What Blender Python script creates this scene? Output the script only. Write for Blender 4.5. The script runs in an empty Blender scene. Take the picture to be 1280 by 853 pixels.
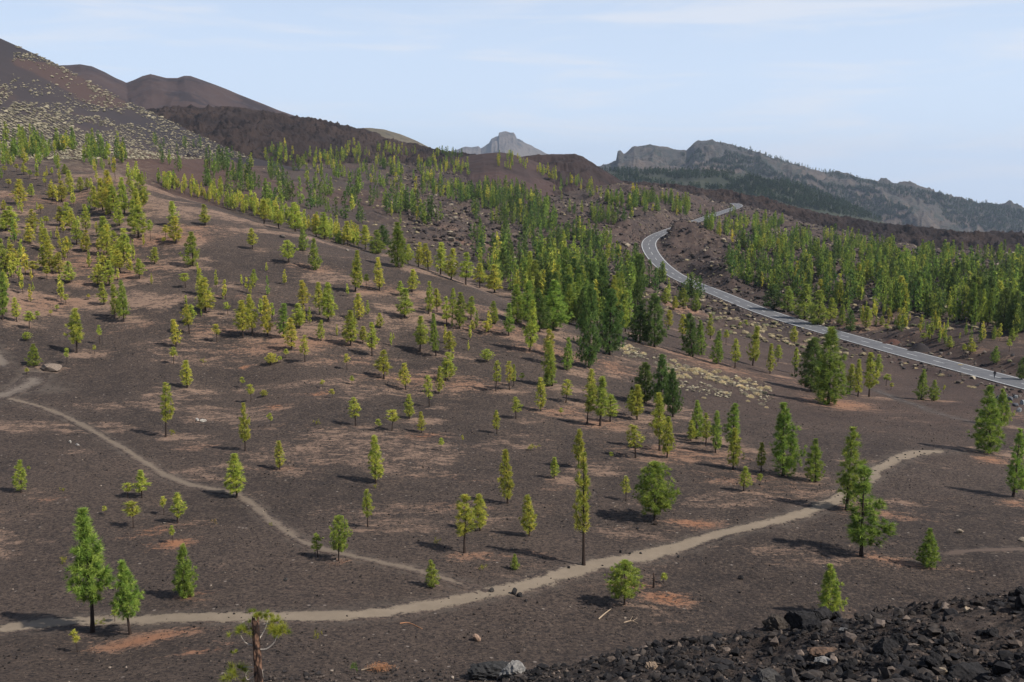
import bpy, math, random
import numpy as np
from mathutils import Vector, Matrix
random.seed(7); rng = np.random.default_rng(7)
SC = bpy.context.scene
COL = SC.collection
R = math.radians

# ------------------------------------------------------------------ camera, sky, sun, exposure
F = 1244.0                                   # focal length in pixels of the 1280 x 853 photograph
PITCH = R(9.2)
cd = bpy.data.cameras.new('camera'); cam = bpy.data.objects.new('camera', cd); COL.objects.link(cam)
cd.sensor_width = 36; cd.lens = 36 * F / 1280; cd.clip_start = 0.1; cd.clip_end = 40000
cam.location = (0, 0, 0); cam.rotation_euler = (R(90) - PITCH, 0, 0); SC.camera = cam

SUN_EL, SUN_AZ = R(47), R(-24)               # azimuth measured from +X (right), negative = behind the camera
sdir = Vector((math.cos(SUN_AZ) * math.cos(SUN_EL), math.sin(SUN_AZ) * math.cos(SUN_EL), math.sin(SUN_EL)))
sd = bpy.data.lights.new('sun', 'SUN'); sun = bpy.data.objects.new('sun', sd); COL.objects.link(sun)
sd.energy = 5.0; sd.angle = R(0.53); sd.color = (1.0, 0.95, 0.88)
sun.rotation_euler = sdir.to_track_quat('Z', 'Y').to_euler()

W = bpy.data.worlds.new('World'); SC.world = W; W.use_nodes = True
wn = W.node_tree; wn.nodes.clear()
def N(t, ty, **kw):
    n = t.nodes.new(ty)
    for k, v in kw.items():
        if k[0] == 'i' and k[1:].isdigit(): n.inputs[int(k[1:])].default_value = v
        elif k in n.inputs.keys(): n.inputs[k].default_value = v
        else: setattr(n, k, v)
    return n
def L(t, a, b): t.links.new(a, b)
sky = N(wn, 'ShaderNodeTexSky', sky_type='NISHITA', sun_disc=False, sun_elevation=SUN_EL,
        sun_rotation=math.pi / 2 - SUN_AZ, altitude=2000, air_density=1.0, dust_density=2.2, ozone_density=1.6)
tc = N(wn, 'ShaderNodeTexCoord')
mp = N(wn, 'ShaderNodeMapping'); mp.inputs['Location'].default_value = (2.3, 0.4, 0.2); mp.inputs['Scale'].default_value = (1.7, 1.1, 15.0); mp.inputs['Rotation'].default_value = (0, R(4), 0)
cn = N(wn, 'ShaderNodeTexNoise', Scale=2.6, Detail=6.0, Roughness=0.55, Distortion=0.5)
cr = N(wn, 'ShaderNodeMapRange', interpolation_type='SMOOTHSTEP', i1=0.46, i2=0.72, i3=0.0, i4=0.5)
cm = N(wn, 'ShaderNodeMix', data_type='RGBA')
cm.inputs[7].default_value = (7.3, 7.3, 7.6, 1)
# thin pale veil over the whole sky: high, milky air
veil = N(wn, 'ShaderNodeMix', data_type='RGBA'); sepz = N(wn, 'ShaderNodeSeparateXYZ'); vf = N(wn, 'ShaderNodeMapRange', interpolation_type='SMOOTHSTEP', i1=0.02, i2=0.55, i3=0.85, i4=0.08)
veil.inputs[7].default_value = (6.05, 7.1, 8.75, 1)
L(wn, tc.outputs['Generated'], sepz.inputs[0]); L(wn, sepz.outputs[2], vf.inputs[0]); L(wn, vf.outputs[0], veil.inputs[0])
bg = N(wn, 'ShaderNodeBackground', Strength=0.10); wo = N(wn, 'ShaderNodeOutputWorld')
L(wn, tc.outputs['Generated'], mp.inputs[0]); L(wn, mp.outputs[0], cn.inputs[0]); L(wn, cn.outputs[0], cr.inputs[0])
L(wn, sky.outputs[0], veil.inputs[6]); L(wn, veil.outputs[2], cm.inputs[6]); L(wn, cr.outputs[0], cm.inputs[0])
L(wn, cm.outputs[2], bg.inputs[0]); L(wn, bg.outputs[0], wo.inputs[0])
SC.view_settings.view_transform = 'Standard'; SC.view_settings.look = 'None'
SC.view_settings.exposure = 0.28; SC.view_settings.gamma = 1.0

# ------------------------------------------------------------------ helpers
def cap(s): return s
def tag(o, label=None, cat=None, group=None, kind=None):
    if label: o['label'] = label
    if cat: o['category'] = cat
    if group: o['group'] = group
    if kind: o['kind'] = kind
    return o
def mesh_np(name, V, Fc, smooth=False):
    V = np.asarray(V, np.float32); Fc = np.asarray(Fc, np.int32); k = Fc.shape[1]
    me = bpy.data.meshes.new(name)
    me.vertices.add(len(V)); me.vertices.foreach_set('co', V.ravel())
    me.loops.add(Fc.size); me.loops.foreach_set('vertex_index', Fc.ravel())
    me.polygons.add(len(Fc)); me.polygons.foreach_set('loop_start', np.arange(0, Fc.size, k, dtype=np.int32))
    me.polygons.foreach_set('use_smooth', np.full(len(Fc), smooth, dtype=bool))
    me.update(calc_edges=True); me.validate()
    return me
def ob(name, me, mat=None, parent=None):
    o = bpy.data.objects.new(name, me); COL.objects.link(o)
    if mat is not None and me is not None and not len(me.materials): me.materials.append(mat)
    if parent is not None: o.parent = parent
    return o
def empty(name, loc=(0, 0, 0), rz=0):
    o = bpy.data.objects.new(name, None); COL.objects.link(o); o.location = loc; o.rotation_euler = (0, 0, rz)
    o.empty_display_size = 0.3
    return o
def fattr(me, name, arr):
    a = me.attributes.new(name, 'FLOAT', 'POINT'); a.data.foreach_set('value', np.asarray(arr, np.float32).ravel())
def cattr(me, name, rgb):
    a = me.attributes.new(name, 'FLOAT_COLOR', 'POINT')
    c = np.ones((len(rgb), 4), np.float32); c[:, :3] = rgb; a.data.foreach_set('color', c.ravel())
def sstep(a, b, x):
    t = np.clip((x - a) / (b - a), 0, 1); return t * t * (3 - 2 * t)
def hash2(ix, iy, seed):
    h = (ix.astype(np.int64) * 374761393 + iy.astype(np.int64) * 668265263 + seed * 1442695041) & 0xffffffff
    h = ((h ^ (h >> 13)) * 1274126177) & 0xffffffff
    return ((h ^ (h >> 16)) & 0xffff) / 65535.0
def vnoise(x, y, seed=0):
    x0 = np.floor(x); y0 = np.floor(y); fx = x - x0; fy = y - y0
    fx = fx * fx * fx * (fx * (fx * 6 - 15) + 10); fy = fy * fy * fy * (fy * (fy * 6 - 15) + 10)
    a = hash2(x0, y0, seed); b = hash2(x0 + 1, y0, seed); c = hash2(x0, y0 + 1, seed); d = hash2(x0 + 1, y0 + 1, seed)
    return (a + (b - a) * fx) * (1 - fy) + (c + (d - c) * fx) * fy
def fbm(x, y, seed=0, octv=4, gain=0.5, ridged=False):
    s = 0; a = 1; tot = 0
    for i in range(octv):
        n = vnoise(x * 2 ** i + 17.3 * i, y * 2 ** i - 9.1 * i, seed + i)
        if ridged: n = 1 - abs(2 * n - 1)
        s = s + a * n; tot += a; a *= gain
    return s / tot                                    # 0..1

# ------------------------------------------------------------------ photograph pixel <-> direction
def pix_dir(x, y):
    u = (np.asarray(x, float) - 640) / F; v = (426.5 - np.asarray(y, float)) / F
    dx = u; dy = math.cos(PITCH) + v * math.sin(PITCH); dz = -math.sin(PITCH) + v * math.cos(PITCH)
    return np.degrees(np.arctan2(dx, dy)), dz / np.hypot(dx, dy)      # azimuth (deg), tan elevation

# ------------------------------------------------------------------ terrain
CP = []                                             # azimuth deg, r, tan
def P(x, y, r=None, z=None):
    a, t = pix_dir(x, y)
    if r is None: r = z / t
    CP.append((float(a), r, float(t)))
def H(x, r, z):                                     # hidden point under image column x
    a, _ = pix_dir(x, 426); CP.append((float(a), r, z / r))
# bottom of the cone the photographer stands on
for x in (-500, -200, 0, 320, 520):
    H(x, 2, -1.75); H(x, 7, -4.6); H(x, 15, -9.6); H(x, 31, -19)
for x in (1280, 1600): H(x, 2, -1.72); H(x, 7, -3.7)
for x in (760, 1000): H(x, 2, -1.72); H(x, 7, -4.0)
for x, y, r in ((1280, 752, 24), (1400, 745, 24), (1200, 760, 24), (1100, 768, 24), (1000, 780, 24), (940, 792, 24), (880, 801, 25),
                (800, 818, 26), (700, 838, 28), (620, 853, 30), (1280, 853, 13.5), (1100, 853, 14), (900, 853, 15.5), (750, 853, 19.5),
                (1280, 800, 18), (1100, 805, 18.3), (950, 822, 19.5)): P(x, y, r)
for x, r, z in ((1400, 36, -19.5), (1280, 36, -19.5), (1100, 37, -20.5), (950, 37, -21), (800, 38, -21.5), (700, 39, -22.5), (600, 40, -23),
                (1280, 50, -27.5), (1000, 50, -27.5), (750, 50, -27)): H(x, r, z)
for x, y, z in ((-200, 800, -28), (0, 800, -28), (115, 790, -28.3), (320, 850, -25.8), (200, 850, -26), (0, 853, -26.2), (450, 850, -26.3), (560, 840, -27),
                (100, 700, -28.5), (300, 650, -28.5), (500, 650, -28.5), (640, 740, -28.5), (800, 710, -29), (1000, 740, -29.3), (1250, 715, -29.8), (1400, 715, -30),
                (1075, 695, -29.6), (900, 620, -29.5), (700, 600, -29), (500, 560, -28.5), (300, 560, -28.2), (100, 560, -27.8), (-150, 560, -27),
                (1130, 565, -31), (1280, 600, -31), (1450, 600, -32), (1000, 560, -30.5), (850, 530, -30), (700, 520, -29), (500, 490, -28), (300, 480, -27.5),
                (100, 470, -26.7), (-100, 480, -26), (1040, 505, -34), (1200, 510, -35.5), (1400, 520, -37), (900, 480, -32), (780, 465, -29.5)): P(x, y, z=z)
for x, y, r in ((-150, 400, 175), (0, 400, 175), (100, 400, 175), (200, 390, 172), (300, 400, 165), (400, 405, 160), (500, 410, 160), (600, 430, 155), (690, 445, 152),
                (-150, 290, 228), (0, 300, 225), (100, 300, 225), (200, 300, 215), (300, 330, 196), (400, 355, 184), (500, 375, 174),
                (0, 240, 285), (100, 245, 275)): P(x, y, r)
CREST = [(-300, 200, 345), (-100, 202, 340), (8, 205, 335), (62, 207, 322), (125, 214, 305), (155, 219, 296), (185, 231, 284), (225, 247, 268), (262, 257, 255), (320, 278, 240),
         (380, 294, 226), (455, 317, 211), (512, 331, 203), (550, 343, 198), (595, 360, 192), (640, 379, 187), (700, 405, 181), (760, 430, 174)]
for c in CREST: P(*c)
for x, r, z in ((-200, 395, 3.5), (8, 390, 4), (125, 365, -2), (185, 345, -7), (262, 325, -13), (320, 312, -17), (455, 275, -24), (550, 255, -28.5), (640, 235, -31), (700, 225, -31)): H(x, r, z)
for x, y, r in ((-200, 190, 480), (0, 190, 480), (125, 196, 500), (200, 208, 500), (262, 222, 500), (262, 205, 640), (350, 255, 430), (350, 225, 600), (350, 205, 780), (440, 280, 420),
                (440, 250, 530), (440, 222, 700), (440, 205, 850), (560, 312, 370), (560, 272, 520), (560, 240, 680), (560, 215, 850), (640, 342, 335), (640, 300, 480), (640, 262, 650),
                (640, 240, 780), (720, 370, 280), (720, 330, 400), (720, 290, 540), (720, 255, 700), (720, 236, 850), (800, 402, 225), (800, 362, 330), (790, 340, 430), (775, 286, 565), (795, 273, 615),
                (800, 255, 680), (850, 245, 800), (900, 336, 445), (880, 316, 505), (960, 352, 425), (1060, 388, 338), (1200, 428, 265), (1280, 450, 238), (1400, 450, 238), (1280, 400, 320), (1450, 400, 320),
                (1280, 350, 470), (1450, 350, 470), (1280, 322, 660), (1450, 322, 660), (1100, 332, 500), (1000, 302, 640), (930, 277, 740), (1100, 307, 690), (950, 262, 900)): P(x, y, r)
ROAD_C = [(1420, 519, 192), (1340, 496, 203), (1280, 479.5, 215), (1180, 454.5, 245), (1060, 421.5, 290), (960, 392, 345), (900, 367.5, 392), (862, 353, 430), (838, 340.5, 462),
          (821, 325, 492), (812.5, 312, 515), (811.5, 303, 538), (818, 296, 562), (830, 290.5, 595), (848, 284, 640), (872, 276, 705), (895, 268, 775), (913, 262, 840), (922, 258.5, 880), (921, 255.8, 905), (912, 253, 935), (896, 251.5, 960)]
for c in ROAD_C: P(*c)
for x, z1, z2, z3 in ((-400, 40, 30, -200), (0, 20, 0, -200), (300, 10, -10, -200), (640, -20, -60, -250), (900, -70, -300, -600), (1280, -130, -480, -900), (1500, -140, -500, -950)):
    H(x, 1300, z1); H(x, 3500, z2); H(x, 14000, z3)
CP = np.array(CP)
SA, SR = 1 / 7.0, 2.2
def _k(d2): return 0.5 * d2 * np.log(d2 + 1e-9)
_X = np.c_[CP[:, 0] * SA, np.log(CP[:, 1]) * SR]; _n = len(_X)
_A = np.zeros((_n + 3, _n + 3)); _d2 = ((_X[:, None] - _X[None]) ** 2).sum(-1)
_A[:_n, :_n] = _k(_d2) + np.eye(_n) * 0.004; _A[:_n, _n:] = np.c_[np.ones(_n), _X]; _A[_n:, :_n] = _A[:_n, _n:].T
_w = np.linalg.solve(_A, np.r_[CP[:, 2], 0, 0, 0])
def base_tan(az, r):
    q = np.c_[np.ravel(az) * SA, np.log(np.ravel(r)) * SR]; out = np.empty(len(q))
    for i in range(0, len(q), 20000):
        s = q[i:i + 20000]; d2 = (s[:, :1] - _X[:, 0]) ** 2 + (s[:, 1:] - _X[:, 1]) ** 2
        out[i:i + 20000] = _k(d2) @ _w[:_n] + _w[_n] + s @ _w[_n + 1:]
    return out.reshape(np.shape(az))

AZ = np.r_[np.arange(-110, -31, 1.0), np.arange(-31, 31.01, 0.08), np.arange(32, 111, 1.0)]
RR = np.r_[np.geomspace(1.2, 10, 24)[:-1], np.geomspace(10, 1500, 520)[:-1], np.geomspace(1500, 14000, 24)]
GA, GR = np.meshgrid(AZ, RR, indexing='ij')
# coarse evaluation of the smooth base, then bilinear: (azimuth clamped so that the far sides just continue)
ca = np.linspace(-42, 42, 211); cl = np.linspace(math.log(1.2), math.log(14000), 330)
CT = base_tan(*[m for m in (lambda a, b: (a, np.exp(b)))(*np.meshgrid(ca, cl, indexing='ij'))])
def bil(T, xs, ys, x, y):
    fx = np.clip((x - xs[0]) / (xs[1] - xs[0]), 0, len(xs) - 1.001); fy = np.clip((y - ys[0]) / (ys[1] - ys[0]), 0, len(ys) - 1.001)
    i = fx.astype(int); j = fy.astype(int); a = fx - i; b = fy - j
    return (T[i, j] * (1 - a) + T[i + 1, j] * a) * (1 - b) + (T[i, j + 1] * (1 - a) + T[i + 1, j + 1] * a) * b
GZ = GR * bil(CT, ca, cl, np.clip(GA, -42, 42), np.log(GR))
GX = GR * np.sin(np.radians(GA)); GY = GR * np.cos(np.radians(GA))

def W3(x, y, r):
    a, t = pix_dir(x, y); a = np.radians(a); return np.array([r * np.sin(a), r * np.cos(a), r * t])
def catmull(Pts, n=12):
    Pts = np.asarray(Pts, float); Q = np.r_[[2 * Pts[0] - Pts[1]], Pts, [2 * Pts[-1] - Pts[-2]]]; out = []
    for i in range(1, len(Q) - 2):
        for t in np.linspace(0, 1, n, endpoint=False):
            out.append(0.5 * (2 * Q[i] + (Q[i + 1] - Q[i - 1]) * t + (2 * Q[i - 1] - 5 * Q[i] + 4 * Q[i + 1] - Q[i + 2]) * t * t + (3 * Q[i] - Q[i - 1] + Q[i + 2] - 3 * Q[i + 1]) * t ** 3))
    out.append(Pts[-1]); return np.array(out)
ROAD = catmull([W3(*c) for c in ROAD_C], 14)
k = np.ones(15) / 15
ROAD[:, 2] = np.convolve(np.pad(ROAD[:, 2], 7, mode='edge'), k, mode='valid')
# lava relief right of the road and around the cut (clinkery mounds), local mounds
def relief(X, Y, Rr, Az):
    rx, ry = ROAD[:, 0], ROAD[:, 1]
    lav = sstep(-14, -4, Az) * sstep(330, 460, Rr) * (1 - sstep(1100, 1400, Rr))
    lav = np.maximum(lav, sstep(4, 7, Az) * sstep(230, 300, Rr) * (1 - sstep(1100, 1400, Rr)) * 0.8)
    lav = np.maximum(lav, 0.35 * sstep(380, 480, Rr) * (1 - sstep(1100, 1400, Rr)) * sstep(-24, -14, Az))
    z = lav * ((fbm(X / 26, Y / 26, 3, 4, 0.55, True) - 0.62) * 9.0)
    z += 0.10 * (fbm(X / 3.5, Y / 3.5, 11, 3) - 0.5) * sstep(30, 60, Rr) * 2
    z += 0.9 * (fbm(X / 22, Y / 22, 14, 3) - 0.5) * sstep(50, 90, Rr)
    # clinkery foreground slope
    fg = sstep(-3, 8, Az) * (1 - sstep(28, 36, Rr)); z += fg * (0.55 * (fbm(X / 1.6, Y / 1.6, 21, 4, 0.55, True) - 0.6) + 0.12 * (fbm(X / 0.35, Y / 0.35, 25, 3, 0.6) - 0.5))
    return z, lav
dz, LAV = relief(GX, GY, GR, GA); GZ = GZ + dz
for x, y, r, s, h in ((860, 300, 572, 16, 4.8), (846, 306, 556, 9, 4.2), (890, 306, 560, 15, 3.2), (905, 316, 520, 16, 3), (775, 288, 560, 22, 5), (800, 272, 640, 22, 4), (745, 304, 520, 18, 3)):
    p = W3(x, y, r); d2 = (GX - p[0]) ** 2 + (GY - p[1]) ** 2
    GZ += h * np.exp(-d2 / (2 * s * s)) * (0.8 + 0.5 * fbm(GX / 9, GY / 9, 31, 3, 0.5, True))
sel = (GR > 170) & (GR < 1100) & (GA > 0) & (GA < 45)
px, py = GX[sel], GY[sel]; best = np.full(px.shape, 1e9); bz = np.zeros(px.shape)
for q in ROAD:
    d = (px - q[0]) ** 2 + (py - q[1]) ** 2; m = d < best; best[m] = d[m]; bz[m] = q[2]
best = np.sqrt(best); wgt = 1 - sstep(5.5, 12, best)
GZ[sel] = GZ[sel] * (1 - wgt) + (bz - 0.12) * wgt
RDIST = np.full(GZ.shape, 999.0); RDIST[sel] = best
NA, NR = GZ.shape
lnR = np.log(RR)
def gidx(az, r):
    i = np.clip(np.interp(az, AZ, np.arange(NA)), 0, NA - 1.001); j = np.clip(np.interp(np.log(np.maximum(r, 1.2)), lnR, np.arange(NR)), 0, NR - 1.001)
    return i, j
def gsample(T, x, y):
    i, j = gidx(np.degrees(np.arctan2(x, y)), np.hypot(x, y)); a = i - i.astype(int); b = j - j.astype(int); i = i.astype(int); j = j.astype(int)
    return (T[i, j] * (1 - a) + T[i + 1, j] * a) * (1 - b) + (T[i, j + 1] * (1 - a) + T[i + 1, j + 1] * a) * b
GT = GZ / GR
def hit(x, y, rmin=8):
    """photo pixel -> point on the ground (first crossing)"""
    a, t = pix_dir(x, y); a = float(a); t = float(t)
    i = np.interp(a, AZ, np.arange(NA)); i0 = int(i); f = i - i0
    col = GT[i0] * (1 - f) + GT[min(i0 + 1, NA - 1)] * f
    ok = np.nonzero((col >= t) & (RR > rmin))[0]
    if not len(ok): return None
    j = ok[0]
    if j == 0 or RR[j - 1] < rmin: r = RR[j]
    else:
        c0, c1 = col[j - 1], col[j]; g = (t - c0) / (c1 - c0 + 1e-12); r = RR[j - 1] + (RR[j] - RR[j - 1]) * np.clip(g, 0, 1)
    return np.array([r * math.sin(R(a)), r * math.cos(R(a)), r * t])
def depth_of(p): return p[1] * math.cos(PITCH) - p[2] * math.sin(PITCH)

# ------------------------------------------------------------------ node helpers / ground materials
def newmat(name, rough=0.95):
    m = bpy.data.materials.new(name); m.use_nodes = True; t = m.node_tree
    b = t.nodes['Principled BSDF']; b.inputs['Roughness'].default_value = rough; b.inputs['Specular IOR Level'].default_value = 0.15
    return m, t, b
def mixc(t, f, a, b):
    n = N(t, 'ShaderNodeMix', data_type='RGBA')
    for s, v in ((0, f), (6, a), (7, b)):
        if isinstance(v, (int, float)): n.inputs[s].default_value = v
        elif isinstance(v, tuple): n.inputs[s].default_value = (*v, 1)
        else: L(t, v, n.inputs[s])
    return n.outputs[2]
def noise(t, vec, scale, detail=3, rough=0.55, dist=0.0):
    n = N(t, 'ShaderNodeTexNoise', Scale=scale, Detail=detail, Roughness=rough, Distortion=dist); L(t, vec, n.inputs['Vector']); return n.outputs[0]
def mr(t, v, a, b, c=0.0, d=1.0, smooth=True):
    n = N(t, 'ShaderNodeMapRange', i1=a, i2=b, i3=c, i4=d)
    if smooth: n.interpolation_type = 'SMOOTHSTEP'
    L(t, v, n.inputs[0]); return n.outputs[0]
def mth(t, op, a, b=None):
    n = N(t, 'ShaderNodeMath', operation=op)
    for s, v in ((0, a), (1, b)):
        if v is None: continue
        if isinstance(v, (int, float)): n.inputs[s].default_value = v
        else: L(t, v, n.inputs[s])
    return n.outputs[0]
def attr(t, name): return N(t, 'ShaderNodeAttribute', attribute_name=name).outputs['Fac']
def objvec(t, sc=(1, 1, 1)):
    c = N(t, 'ShaderNodeTexCoord'); m = N(t, 'ShaderNodeMapping'); m.inputs['Scale'].default_value = sc; L(t, c.outputs['Object'], m.inputs[0]); return m.outputs[0]
def lapilli(t):
    """dark volcanic gravel colour, speckled at several sizes"""
    v = objvec(t)
    big = noise(t, v, 0.05, 4, 0.6); mid = noise(t, v, 0.6, 4, 0.65); fine = noise(t, v, 3.4, 6, 0.85)
    c = mixc(t, mr(t, big, 0.35, 0.65), (0.038, 0.029, 0.025), (0.070, 0.051, 0.041))
    c = mixc(t, mr(t, mid, 0.35, 0.72, 0, 0.6), c, (0.088, 0.064, 0.050))
    c = mixc(t, mr(t, fine, 0.50, 0.42), c, (0.020, 0.017, 0.016))
    c = mixc(t, mr(t, fine, 0.535, 0.64, 0, 0.7), c, (0.145, 0.108, 0.082))
    vo = N(t, 'ShaderNodeTexVoronoi', Scale=1.15); L(t, v, vo.inputs['Vector'])
    c = mixc(t, mr(t, vo.outputs['Distance'], 0.13, 0.07, 0, 0.8), c, (0.020, 0.017, 0.017))
    vo2 = N(t, 'ShaderNodeTexVoronoi', Scale=0.63); L(t, v, vo2.inputs['Vector'])
    c = mixc(t, mr(t, vo2.outputs['Distance'], 0.085, 0.05, 0, 0.75), c, (0.27, 0.225, 0.19))
    return c, v, fine, mid
def bump(t, b, h, strength, dist):
    n = N(t, 'ShaderNodeBump', Strength=strength, Distance=dist); L(t, h, n.inputs['Height']); L(t, n.outputs[0], b.inputs['Normal'])

def ground_mat():
    m, t, b = newmat('volcanic_ground')
    c, v, fine, mid = lapilli(t)
    # weathered lava: brown, blocky
    lava = attr(t, 'lava'); ln = noise(t, v, 0.09, 5, 0.7); lf = noise(t, v, 0.5, 4, 0.8)
    lc = mixc(t, mr(t, ln, 0.35, 0.65), (0.036, 0.027, 0.024), (0.072, 0.050, 0.040))
    lc = mixc(t, mr(t, lf, 0.56, 0.70, 0, 0.8), lc, (0.15, 0.118, 0.085))
    lc = mixc(t, mr(t, lf, 0.44, 0.34), lc, (0.022, 0.018, 0.018))
    c = mixc(t, mr(t, lava, 0.25, 0.7), c, lc)
    red = attr(t, 'red'); c = mixc(t, mth(t, 'MULTIPLY', red, mr(t, mid, 0.3, 0.7, 0.5, 1.0)), c, (0.082, 0.042, 0.032))
    # dry needle litter
    lit = attr(t, 'litter'); sv = objvec(t, (0.35, 0.8, 1)); sn = noise(t, sv, 1.0, 5, 0.68, 0.6); hn = noise(t, v, 2.2, 6, 0.85)
    fac = mth(t, 'ADD', mth(t, 'MULTIPLY', lit, 1.0), mth(t, 'MULTIPLY', mth(t, 'SUBTRACT', mth(t, 'ADD', mth(t, 'MULTIPLY', sn, 0.45), mth(t, 'MULTIPLY', hn, 0.55)), 0.5), 4.4))
    fac = mr(t, fac, 0.42, 0.95, 0, 0.85)
    oran = attr(t, 'orange'); lcol = mixc(t, oran, (0.245, 0.162, 0.115), (0.32, 0.142, 0.072))
    lcol = mixc(t, mr(t, fine, 0.45, 0.30, 0, 0.55), lcol, (0.09, 0.055, 0.04))
    c = mixc(t, fac, c, lcol)
    # pale dusty soil / dry scrub patches, trodden dust
    pal = attr(t, 'pale'); pn = noise(t, v, 0.28, 5, 0.75)
    c = mixc(t, mr(t, mth(t, 'ADD', mth(t, 'MULTIPLY', pal, 0.38), pn), 0.80, 1.0, 0, 0.75), c, (0.19, 0.145, 0.10))
    dust = attr(t, 'dust'); c = mixc(t, mr(t, mth(t, 'ADD', dust, mth(t, 'MULTIPLY', mth(t, 'SUBTRACT', mid, 0.5), 0.8)), 0.15, 0.95, 0, 0.75), c, (0.115, 0.094, 0.076))
    L(t, c, b.inputs['Base Color'])
    bump(t, b, mth(t, 'ADD', mth(t, 'MULTIPLY', fine, 1.0), mth(t, 'MULTIPLY', mid, 0.8)), 0.8, 0.22)
    return m
def path_mat(dusty=(0.235, 0.190, 0.145), lo=0.16, hi=0.55):
    m, t, b = newmat('trodden_dust')
    c, v, fine, mid = lapilli(t)
    e = mth(t, 'ADD', attr(t, 'edge'), mth(t, 'MULTIPLY', mth(t, 'SUBTRACT', mth(t, 'ADD', mth(t, 'MULTIPLY', mid, 0.6), mth(t, 'MULTIPLY', fine, 0.4)), 0.5), 2.6))
    d = mixc(t, mr(t, mid, 0.3, 0.7), dusty, tuple(q * 0.82 for q in dusty)); d = mixc(t, mr(t, fine, 0.62, 0.75, 0, 0.4), d, (0.36, 0.31, 0.25)); d = mixc(t, mr(t, fine, 0.36, 0.28, 0, 0.6), d, (0.11, 0.09, 0.075))
    c = mixc(t, mr(t, e, lo, hi), c, d); L(t, c, b.inputs['Base Color'])
    bump(t, b, fine, 0.4, 0.06)
    return m
M_GROUND = ground_mat()

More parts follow.
